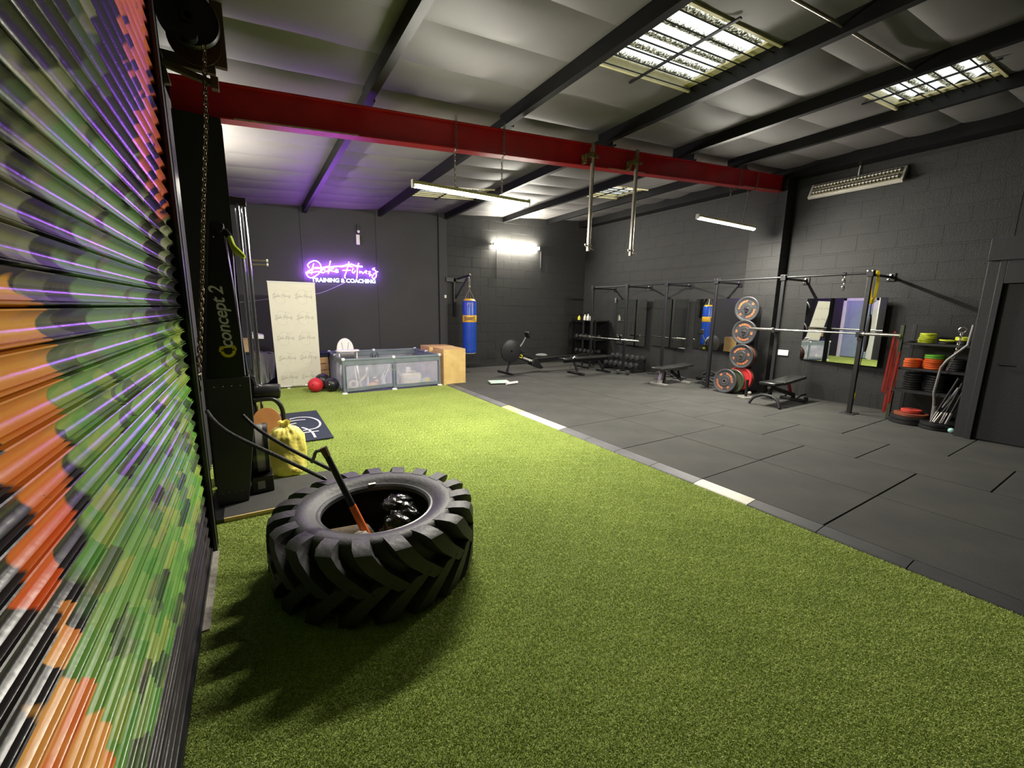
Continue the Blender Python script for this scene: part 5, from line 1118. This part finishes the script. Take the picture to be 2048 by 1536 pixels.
# ------------------------------------------------------------------ benches
def bench_back(lab):
    t = thing('weight_bench', lab, 'bench', (6.75, 7.47, FZ)); w = True
    MB().bb((6.30, 7.35, 0.385), (7.42, 7.60, 0.435)).build('back_pad', 'bench_pad', t, 0.015, world=True)
    MB().bb((5.98, 7.36, 0.375), (6.27, 7.59, 0.425)).build('seat_pad', 'bench_pad', t, 0.015, world=True)
    MB().bar((6.05, 7.475, 0.34), (7.30, 7.475, 0.345), 0.05, 0.06).build('spine', 'black_steel', t, 0.003, world=True)
    MB().tube([(6.35, 7.475, 0.33), (6.45, 7.475, 0.12), (6.42, 7.475, FZ+0.03)], 0.03, 8).build('front_leg', 'dark_steel', t, world=True)
    MB().bb((6.38, 7.20, FZ+0.002), (6.46, 7.75, FZ+0.05)).build('front_foot', 'black_steel', t, 0.006, world=True)
    MB().bar((7.10, 7.475, 0.33), (7.30, 7.475, FZ+0.04), 0.05, 0.05).build('rear_leg', 'black_steel', t, 0.003, world=True)
    MB().bb((7.26, 7.25, FZ+0.002), (7.33, 7.70, FZ+0.05)).build('rear_foot', 'black_steel', t, 0.006, world=True)
    MB().tube([(6.18, 7.32, 0.42), (6.22, 7.30, 0.47), (6.30, 7.30, 0.47)], 0.014, 8).build('grab_handle', 'bright_steel', t, world=True)
    MB().bar((6.20, 7.40, 0.22), (6.12, 7.40, 0.16), 0.03, 0.02).build('adjust_pin', 'bright_steel', t, world=True)
    return t
bench_back('black weight bench in front of the dumbbell shelves')
t = thing('weight_bench', 'flat weight bench with grey frame under the mirrors', 'bench', (7.35, 5.52, FZ))
MB().bb((6.84, 5.38, 0.345), (7.10, 5.66, 0.395)).build('seat_pad', 'bench_pad', t, 0.015, world=True)
MB().bar((7.12, 5.52, 0.365), (7.86, 5.52, 0.405), 0.27, 0.05).build('back_pad', 'bench_pad', t, 0.015, world=True)
MB().bar((6.92, 5.52, 0.31), (7.80, 5.52, 0.33), 0.05, 0.05).build('spine', 'bench_grey', t, 0.003, world=True)
MB().bar((7.02, 5.52, 0.31), (6.96, 5.52, FZ+0.04), 0.07, 0.07).build('front_leg', 'bench_grey', t, 0.003, world=True)
MB().bb((6.90, 5.33, FZ+0.002), (7.0, 5.71, FZ+0.05)).build('front_foot', 'bench_grey', t, 0.006, world=True)
MB().cyl((7.09, 5.52, FZ+0.03), (7.09, 5.52, 0.30), 0.035, n=14).build('adjuster_post', 'black_steel', t, world=True)
MB().bar((7.25, 5.52, 0.32), (7.68, 5.52, FZ+0.05), 0.05, 0.05).build('rear_leg', 'black_steel', t, 0.003, world=True)
MB().bar((7.50, 5.52, 0.33), (7.60, 5.52, FZ+0.10), 0.03, 0.03).build('support_strut', 'black_steel', t, world=True)
MB().bb((7.64, 5.32, FZ+0.002), (7.72, 5.72, FZ+0.05)).build('rear_foot', 'bench_grey', t, 0.006, world=True)
t = thing('weight_bench', 'black adjustable bench with arched foot and red strut', 'bench', (7.4, 3.44, FZ), -0.06)
MB().bb((6.94, 3.31, 0.365), (7.22, 3.57, 0.41)).build('seat_pad', 'bench_pad', t, 0.015, world=True)
MB().bar((7.24, 3.44, 0.375), (7.96, 3.44, 0.43), 0.26, 0.05).build('back_pad', 'bench_pad', t, 0.015, world=True)
MB().bar((7.02, 3.44, 0.33), (7.86, 3.44, 0.12), 0.05, 0.06).build('spine', 'black_steel', t, 0.003, world=True)
MB().bar((7.10, 3.44, 0.34), (7.80, 3.44, 0.36), 0.05, 0.04).build('pad_rail', 'black_steel', t, 0.003, world=True)
MB().tube(catmull([(6.92, 3.20, FZ+0.012), (6.95, 3.25, 0.13), (6.97, 3.36, 0.19), (6.97, 3.44, 0.195), (6.97, 3.52, 0.19), (6.95, 3.63, 0.13), (6.92, 3.68, FZ+0.012)], 5), 0.024, 10).build('arched_foot', 'dark_steel', t, world=True)
MB().bar((6.97, 3.44, 0.19), (7.16, 3.44, 0.33), 0.04, 0.04).build('front_leg', 'black_steel', t, world=True)
MB().bar((7.62, 3.44, 0.36), (7.78, 3.44, 0.12), 0.035, 0.035).build('lift_strut', 'bench_red', t, world=True)
MB().bb((7.82, 3.24, FZ+0.002), (7.90, 3.64, FZ+0.05)).bar((7.84, 3.44, 0.12), (7.86, 3.44, FZ+0.05), 0.05, 0.05).build('rear_foot', 'black_steel', t, 0.006, world=True)
for s in (-1, 1): MB().cyl((7.92, 3.44+s*0.15, FZ+0.002+0.04), (7.92, 3.44+s*0.19, FZ+0.002+0.04), 0.04, n=16).build('transport_wheel', 'plastic_black', t, world=True)
MB().tube([(7.9, 3.40, 0.06), (7.98, 3.36, 0.12), (7.98, 3.30, 0.14)], 0.012, 8).build('foot_lever', 'dark_steel', t, world=True)

# ------------------------------------------------------------------ dumbbells
def dumbbell_parts(t, L_, r, hexa=True):
    MB().cyl((0, -L_*0.28, r), (0, L_*0.28, r), 0.015, n=10).build('handle', 'bright_steel', t)
    for s in (-1, 1): MB().tube([(0, s*L_*0.24, r), (0, s*L_*0.27, r), (0, s*L_*0.47, r), (0, s*L_*0.5, r)], [r*0.8, r, r, r*0.78], 6 if hexa else 20).build('head', 'black_rubber', t)
TW = thing('shelf_tower', 'black four-shelf tower in the back right corner', 'shelves', (8.05, 8.85, FZ))
for z_ in (0.33, 0.73, 1.235): MB().bb((7.82, 8.40, z_-0.03), (8.33, 9.36, z_)).build('shelf', 'satin_black', TW, 0.004, world=True)
for x in (7.84, 8.31):
    for y in (8.42, 9.34): MB().bb((x-0.02, y-0.02, FZ+0.001), (x+0.02, y+0.02, 1.24)).build('leg', 'satin_black', TW, world=True)
MB().bb((8.30, 8.42, 0.1), (8.32, 9.34, 1.2)).build('back_panel', 'satin_black', TW, world=True)
kk = 0
for z_, nm_ in ((0.33, 'lower'), (0.73, 'middle')):
    for j in range(5):
        if kk == 0:
            t = thing('dumbbell', 'black dumbbell on the corner shelf tower', 'dumbbell', (8.0, 8.55, z_), 0, 'dumbbells on the corner shelves'); dumbbell_parts(t, 0.26, 0.055); first = t
        else: t = copy_tree(first)
        t['label'] = 'black dumbbell on the %s corner shelf, %s from the back wall' % (nm_, ['fifth', 'fourth', 'third', 'second', 'first'][j])
        place(t, (8.02, 8.54+0.175*j, z_+0.002), PI/2); kk += 1
def bottle(lab, y, col, h=0.16):
    t = thing('spray_bottle', lab, 'bottle', (7.92, y, 1.237), 0, 'bottles on the corner shelf tower')
    MB().lathe([(0.0, 0.0), (0.04, 0.0), (0.042, 0.01), (0.042, h*0.55), (0.02, h*0.8), (0.014, h)], 16).build('bottle_body', col, t); MB().cyl((0, 0, h), (0, 0, h+0.02), 0.016, n=10).box((-0.015, 0, h+0.035), (0.075, 0.024, 0.03)).build('trigger_head', 'trigger_black', t, 0.003)
bottle('yellow spray bottle on the corner shelf tower', 9.17, 'spray_yellow', 0.13); bottle('white spray bottle beside the yellow one', 8.93, 'spray_white'); bottle('white spray bottle, middle of the white three', 8.80, 'spray_white', 0.18); bottle('white spray bottle nearest the rig post', 8.67, 'spray_white')
DR = thing('dumbbell_rack', 'low two-tier dumbbell rack behind the far bench', 'rack', (7.95, 7.45, FZ))
for x, z_ in ((7.78, 0.10), (8.0, 0.27)):
    MB().bar((x, 6.95, z_), (x, 7.95, z_), 0.03, 0.03).bar((x+0.14, 6.95, z_+0.03), (x+0.14, 7.95, z_+0.03), 0.03, 0.03).build('rail', 'black_steel', DR, world=True)
for y in (6.97, 7.93): MB().bar((7.72, y, FZ+0.02), (8.25, y, FZ+0.02), 0.04, 0.04).bar((7.75, y, FZ+0.04), (8.2, y, 0.34), 0.04, 0.04).bar((8.18, y, FZ+0.04), (8.18, y, 0.32), 0.04, 0.04).build('end_frame', 'black_steel', DR, world=True)
kk = 0
for x, z_ in ((7.85, 0.135), (8.07, 0.305)):
    for j in range(6):
        if kk == 0: t = thing('dumbbell', 'black hex dumbbell on the low two-tier rack', 'dumbbell', (x, 7.0, z_), 0, 'dumbbells on the low rack'); dumbbell_parts(t, 0.28, 0.06); first = t
        else: t = copy_tree(first)
        t['label'] = 'black hex dumbbell on the %s row of the low rack, %s from the camera' % ('front' if kk < 6 else 'hind', ['first', 'second', 'third', 'fourth', 'fifth', 'sixth'][j])
        place(t, (x, 7.03+0.165*j, z_), PI/2); kk += 1
t = thing('dumbbell', 'single black dumbbell on the floor beside the far rig post', 'dumbbell', (7.40, 6.93, FZ), 0.5); dumbbell_parts(t, 0.30, 0.055)
# battle ropes
def rope(lab, pts, r=0.019, k=5):
    t = thing('battle_rope', lab, 'rope', pts[0], 0, 'black battle ropes'); P = catmull(pts, k); MB().tube(P, r, 8).build('cord', 'black_rubber', t, world=True)
    for a, c in ((P[0], P[1]), (P[-1], P[-2])): MB().cyl(a, a+(c-a).normalized()*0.08, r*1.15, n=10).build('end_sleeve', 'satin_black', t, world=True)
rn = random.Random(9); pts = []
for k in range(46):
    a = k*0.62; R_ = 0.16+0.12*math.sin(k*0.9)+0.05*rn.random(); pts.append((7.98+R_*math.cos(a)*0.8, 4.98+R_*1.25*math.sin(a), FZ+0.022+0.0055*k*(1 if R_ < 0.25 else 0.5)))
rope('black battle rope heaped beside the plate tree', pts)
rope('black battle rope lying along the wall under the mirrors', [(8.2, 6.85, FZ+0.02), (8.05, 6.72, FZ+0.02), (8.18, 6.5, FZ+0.02), (8.0, 6.3, FZ+0.02), (8.15, 6.1, FZ+0.02), (8.0, 5.95, FZ+0.02), (8.2, 5.8, FZ+0.02), (8.1, 6.1, FZ+0.05), (8.22, 6.4, FZ+0.05), (8.1, 6.66, FZ+0.05)])

# ------------------------------------------------------------------ plate rack at the right
RK = thing('plate_rack', 'dark shelf rack of small weight plates by the partition', 'rack', (8.0, 1.82, FZ))
rx0, rx1, ry0, ry1 = 7.72, 8.22, 1.44, 2.10
for z_ in (1.125, 0.775, 0.47): MB().bb((rx0, ry0, z_-0.03), (rx1, ry1, z_)).build('shelf', 'dark_steel', RK, 0.003, world=True)
for x, y, m_ in ((rx0, ry1+0.02, 'rack_green'), (rx1, ry1+0.02, 'black_steel'), (rx0, ry0-0.02, 'black_steel'), (rx1, ry0-0.02, 'black_steel')): MB().bb((x-0.025, y-0.02, FZ+0.001), (x+0.025, y+0.02, 1.36)).build('upright', m_, RK, 0.003, world=True)
MB().bb((rx1-0.02, ry0, 1.30), (rx1, ry1, 1.36)).bb((rx1-0.02, ry0, 0.1), (rx1-0.005, ry1, 1.3)).build('back_sheet', 'satin_black', RK, world=True)
MB().bar((rx0-0.03, ry1+0.06, 0.455), (rx0-0.03, ry0, 0.455), 0.03, 0.03).build('front_lip', 'dark_steel', RK, world=True)
GRP = 'small plates on the rack'
def disc(lab, x, y, z_, r, th, m_, ang=0):
    t = thing('weight_disc', lab, 'weight plate', (x, y, z_), 0, GRP); Rm = Matrix.Rotation(ang, 4, 'X')
    MB().lathe([(0.015, 0.004), (0.03, 0.004), (0.03, 0.0), (r*0.72, 0.004), (r*0.9, 0.0), (r, 0.006), (r, th-0.006), (r*0.9, th), (r*0.72, th-0.004), (0.03, th), (0.03, th-0.004), (0.015, th-0.004)], 28, Rm, True).build('disc_body', m_, t)
    MB().lathe([(0.013, 0.001), (0.026, 0.001), (0.026, th-0.001), (0.013, th-0.001)], 14, Rm, True).build('bushing', 'bright_steel', t)
ordn = ['bottom', 'second', 'third', 'fourth', 'fifth', 'sixth', 'seventh', 'eighth', 'ninth']
def stack(desc, x, y, z_, r, th, cols, n_lab):
    zz = z_+0.001
    for j, c_ in enumerate(cols):
        nmc = {'change_lime': 'lime', 'change_orange': 'orange', 'change_green': 'green', 'change_black': 'black', 'plate_rust': 'brown', 'band_red': 'red'}[c_]
        disc('%s disc, %s of %s' % (nmc, ordn[j]+' up' if j else 'bottom one', desc), x+random.uniform(-.008, .008), y+random.uniform(-.008, .008), zz, r, th, c_); zz += th+0.0005
stack('lime stack on the top shelf', 7.90, 1.90, 1.125, 0.085, 0.026, ['change_lime']*5, 1)
disc('single lime small plate lying on the top shelf', 7.90, 1.70, 1.16, 0.08, 0.022, 'change_lime', 0.06)
stack('black and lime pair at the right of the top shelf', 7.92, 1.55, 1.125, 0.075, 0.05, ['change_black', 'change_lime'], 1)
disc('black small plate under the single lime one', 7.90, 1.70, 1.126, 0.085, 0.028, 'change_black')
disc('small black plate at the left of the top shelf', 7.88, 2.05, 1.126, 0.06, 0.02, 'change_black')
stack('brown-orange stack on the middle shelf', 7.90, 2.0, 0.775, 0.095, 0.03, ['change_orange']*4, 1)
stack('orange and green stack on the middle shelf', 7.90, 1.79, 0.775, 0.105, 0.028, ['change_orange']*5+['change_green']*2, 1)
stack('black stack at the right of the middle shelf', 7.92, 1.57, 0.775, 0.095, 0.03, ['change_black']*5, 1)
stack('left black stack on the lower shelf', 7.90, 1.97, 0.47, 0.105, 0.032, ['change_black']*7, 1)
stack('right black stack on the lower shelf', 7.90, 1.73, 0.47, 0.105, 0.032, ['change_black']*7, 1)
for j, (r, th, c_) in enumerate(((0.225, 0.05, 'change_black'), (0.215, 0.05, 'change_black'), (0.18, 0.045, 'plate_rust'), (0.11, 0.045, 'band_red'))):
    disc(['largest black plate at the foot of the rack, left pile', 'second black plate of the left floor pile', 'brown plate on the left floor pile', 'red plate on top of the left floor pile'][j], 7.72, 1.88, FZ+0.001+[0, .0505, .101, .1465][j], r, th, c_)
for j in range(2): disc(['bottom black plate of the right floor pile', 'upper black plate of the right floor pile'][j], 7.62, 1.58 if j else 1.59, FZ+0.001+0.0455*j, 0.175, 0.045, 'change_black')
# cambered bar, chain, handles, bands and ball by the rack
cbm = thing('cambered_bar', 'grey cambered bar leaning in front of the plate rack', 'bar', (7.60, 1.63, FZ))
MB().tube([(7.60, 1.43, 1.39), (7.60, 1.445, 1.14), (7.60, 1.60, 0.935), (7.60, 1.645, 0.83), (7.60, 1.665, 0.50), (7.60, 1.646, 0.37), (7.60, 1.632, FZ+0.12)], 0.015, 10).build('bent_shaft', 'silver_cover', cbm, world=True)
MB().cyl((7.60, 1.632, 0.32), (7.60, 1.63, FZ+0.115), 0.025, n=12).build('sleeve', 'silver_cover', cbm, world=True)
MB().tube([(7.58, 1.55, 0.32), (7.56, 1.44, 0.60)], 0.015, 8).build('side_grip', 'silver_cover', cbm, world=True)
hk = thing('chain_leash', 'steel chain hanging from a ring on the plate rack', 'chain', (7.68, 1.52, 0.9))
MB().lathe([(0.034, -0.006), (0.042, 0.0), (0.034, 0.006), (0.028, 0.0)], 20, basis((7.67, 1.53, 1.32), (0, 1, 0), (0, 0, 1)), True).build('ring', 'bright_steel', hk, world=True)
chain_links('c', [(7.66, 1.53, 1.29), (7.66, 1.545, 1.05), (7.66, 1.60, 0.80)], 0.035, 0.0045, 'bright_steel', hk)
for j, (ya, yb, za, zb_) in enumerate(((1.62, 1.46, 0.125, 0.72), (1.585, 1.45, 0.125, 0.50), (1.53, 1.42, 0.125, 0.66), (1.48, 1.40, 0.125, 0.56))):
    t = thing('leaning_bar', ['dumbbell bar leaning by the rack, leftmost of four', 'dumbbell bar leaning by the rack, second of four', 'dumbbell bar leaning by the rack, third of four', 'dumbbell bar leaning by the rack, rightmost of four'][j], 'bar', (7.52, ya, 0.12), 0, 'bars leaning by the rack')
    a = Vector((7.50, ya, za)); c_ = Vector((7.58, yb, zb_)); d_ = (c_-a).normalized()
    MB().cyl(a, a+d_*0.15, 0.017, n=10).build('chrome_end', 'bright_steel', t, world=True); MB().cyl(a+d_*0.15, c_, 0.013, n=10).build('shaft', 'plastic_black', t, world=True)
gb = thing('lacrosse_ball', 'small mint ball on the floor at the foot of the rack', 'ball', (7.50, 1.42, FZ)); MB().ball((0, 0, 0.033), 0.033, 16).build('shell', 'toy_mint', gb, angle=80)
for lab, dx, dy, z1, z0 in (('red resistance band hanging on the rack, front one', -0.03, 0.03, 1.27, 0.44), ('red resistance band hanging on the rack, hind one', 0.03, 0.0, 1.16, 0.16), ('thin red resistance band hanging lowest on the rack', 0.0, -0.045, 1.0, 0.30)):
    t = thing('resistance_band', lab, 'band', (7.68+dx, 2.15+dy, z0), 0, 'red bands on the rack')
    P = catmull([(7.68+dx, 2.15+dy, z1), (7.672+dx, 2.165+dy, (z1+z0)/2), (7.68+dx, 2.18+dy, z0), (7.695+dx, 2.16+dy, z0+0.02), (7.70+dx, 2.145+dy, (z1+z0)/2), (7.69+dx, 2.15+dy, z1)], 6)
    b = MB(); 
    for p, q in zip(P, P[1:]): b.bar(p, q, 0.022, 0.005, (1, 0.3, 0))
    b.build('latex_loop', 'band_red', t, world=True)
    MB().cyl((7.69+dx, 2.135+dy, z1-0.005), (7.69+dx, 2.165+dy, z1-0.005), 0.007, n=8).build('hook', 'dark_steel', t, world=True)
ys_ = thing('suspension_strap', 'bright yellow strap looped over the nearest rig arm', 'strap', (7.75, 2.54, 1.5))
b = MB(); P = catmull([(7.74, 2.565, 2.09), (7.735, 2.565, 1.9), (7.74, 2.545, 1.70), (7.752, 2.53, 1.66), (7.765, 2.51, 1.75), (7.76, 2.50, 1.95), (7.75, 2.51, 2.10), (7.745, 2.54, 2.105)], 6)
for p, q in zip(P, P[1:]): b.bar(p, q, 0.034, 0.008, (1, 0.5, 0))
b.build('webbing', 'strap_yellow', ys_, world=True)
MB().tube([(7.75, 2.53, 1.66), (7.75, 2.53, 1.60), (7.77, 2.53, 1.48)], 0.006, 6).build('black_tail', 'plastic_black', ys_, world=True)
MB().surf(lambda u, v: (7.78+0.022*math.cos(2*PI*v)*(1-abs(2*u-1)**4*0.5), 2.53+0.03*math.sin(2*PI*v)*(1-abs(2*u-1)**4*0.5), 1.50-0.55*u), 12, 14, cv=True).build('grip_bundle', 'plastic_black', ys_, world=True)
yt = thing('strap_handle', 'yellow and black strap handle hanging low behind the nearest post', 'strap', (7.85, 2.58, 0.17))
MB().tube(catmull([(7.85, 2.60, 0.43), (7.85, 2.605, 0.36), (7.85, 2.59, 0.28), (7.85, 2.60, 0.19)], 4), 0.016, 8).build('webbing', 'strap_yellow', yt, world=True)
MB().tube([(7.85, 2.60, 0.43), (7.85, 2.57, 0.9), (7.83, 2.54, 1.48)], 0.006, 6).build('cord', 'plastic_black', yt, world=True)
ck = thing('rig_chain', 'short bright chain hanging from the rig bar near the yellow strap', 'chain', (RX, 2.85, 1.86))
MB().lathe([(0.018, -0.022), (0.026, -0.022), (0.026, 0.022), (0.018, 0.022)], 14, basis((RX, 2.86, RZ), (0, 0, 1), (1, 0, 0)), True).build('bar_loop', 'plastic_black', ck, world=True)
chain_links('c', [(RX, 2.86, 2.06), (RX-0.005, 2.85, 1.86)], 0.05, 0.007, 'bright_steel', ck)
tr_ = thing('wall_tool', 'thin grey rod hanging on the wall beside the far mirror', 'rod', (8.34, 8.22, 0.7)); MB().cyl((8.34, 8.22, 1.72), (8.335, 8.22, 1.84), 0.016, n=10).build('grip', 'canvas_grey', tr_, world=True); MB().cyl((8.345, 8.22, 0.75), (8.34, 8.22, 1.72), 0.010, n=8).build('rod', 'black_steel', tr_, world=True)

# ------------------------------------------------------------------ seen only in the mirrors: pale door in the left wall
d2 = struct('door_2', MB().bb((XL, 7.42, 0.03), (XL+0.03, 8.30, 1.96)), 'door_blue', None, 0.004, 'pale blue door in the left wall, seen in the mirror')
for a, c_ in (((XL, 7.32, 0.0), (XL+0.05, 7.42, 2.05)), ((XL, 8.30, 0.0), (XL+0.05, 8.40, 2.05)), ((XL, 7.32, 1.96), (XL+0.05, 8.40, 2.05))): MB().bb(a, c_).build('door_frame', 'white_plastic', d2, 0.004)
MB().bb((XL+0.03, 7.42, 0.03), (XL+0.045, 7.47, 1.9)).build('edge_plate', 'white_plastic', d2)
MB().tube([(XL+0.03, 8.20, 0.98), (XL+0.08, 8.20, 0.98), (XL+0.08, 8.08, 0.98)], 0.011, 8).build('door_handle', 'chrome', d2)
kb = thing('kit_bag', 'black kit bag on the turf against the left wall', 'bag', (-0.22, 6.6, 0.012)); MB().ball((0, 0, 0.22), 0.22, 32, (0.75, 1.3, 1.0), lambda d: crumple(d, 0.03)).build('holdall', 'navy_fabric', kb, angle=80); MB().tube([(0.05, -0.12, 0.40), (0.08, -0.08, 0.50), (0.08, 0.08, 0.50), (0.05, 0.12, 0.40)], 0.012, 8).build('carry_strap', 'plastic_black', kb)

# ------------------------------------------------------------------ pieces that belong to a part go one level deeper
SUBPARTS = {'bumper_plate': {'lettering': 'disc', 'weight_mark': 'disc', 'hub': 'disc'}, 'ski_machine': {'lettering': 'tower', 'logo_mark': 'tower', 'bolt_heads': 'lower_plate', 'flywheel_band': 'flywheel_cage', 'vent_plate': 'foot_block'},
 'rowing_machine': {'lettering': 'main_body', 'logo_mark': 'main_body', 'cage_rim': 'flywheel_cover', 'vent_ring': 'flywheel_cover', 'hub_cap': 'flywheel_cover', 'rail_track': 'monorail'}, 'punch_bag': {'emblem_outline': 'label_band', 'lettering': 'label_band', 'painted_initials': 'cylinder'},
 'pull_up_rig': {'base_bolts': 'base_plate', 'bracket_bolts': 'top_bracket', 'wall_bolts': 'wall_plate'}, 'high_chair': {'harness_strap': 'back_shell', 'seat_pad': 'back_shell'}, 'rollup_banner': {'printed_logo': 'printed_sheet', 'printed_ring': 'printed_sheet'},
 'playpen': {'corner_joint': 'post', 'suction_foot': 'post'}, 'tractor_tyre': {'sticker': 'carcass', 'bead_ring': 'carcass'}, 'logo_mat': {'printed_logo': 'mat_base'}, 'slam_ball': {'valve': 'shell'}, 'refuse_bag': {'knot': 'sack'},
 'fluorescent_fitting': {'louvre_blades': 'louvre_channel', 'fluorescent_tube': 'louvre_channel'}, 'weight_disc': {'bushing': 'disc_body'}, 'plyo_box': {'screw_heads': 'front_board'}, 'wall_socket': {'rocker': 'plate'}, 'pulley_machine': {'peg_cap': 'hook_peg', 'rod_collar': 'guide_rod'}, 'steel_beam': {'bare_metal_edge': 'flange'}}
def base_name(o): return o.name.split('.')[0]
def centre(o): return sum((Vector(c) for c in o.bound_box), Vector())/8
for t in [o for o in bpy.data.objects if o.parent is None and base_name(o) in SUBPARTS]:
    kids = list(t.children); rule = SUBPARTS[base_name(t)]
    for c in kids:
        want = rule.get(base_name(c))
        if want:
            cand = [k for k in kids if base_name(k) == want]
            if cand: c.parent = min(cand, key=lambda k: (centre(k)-centre(c)).length)
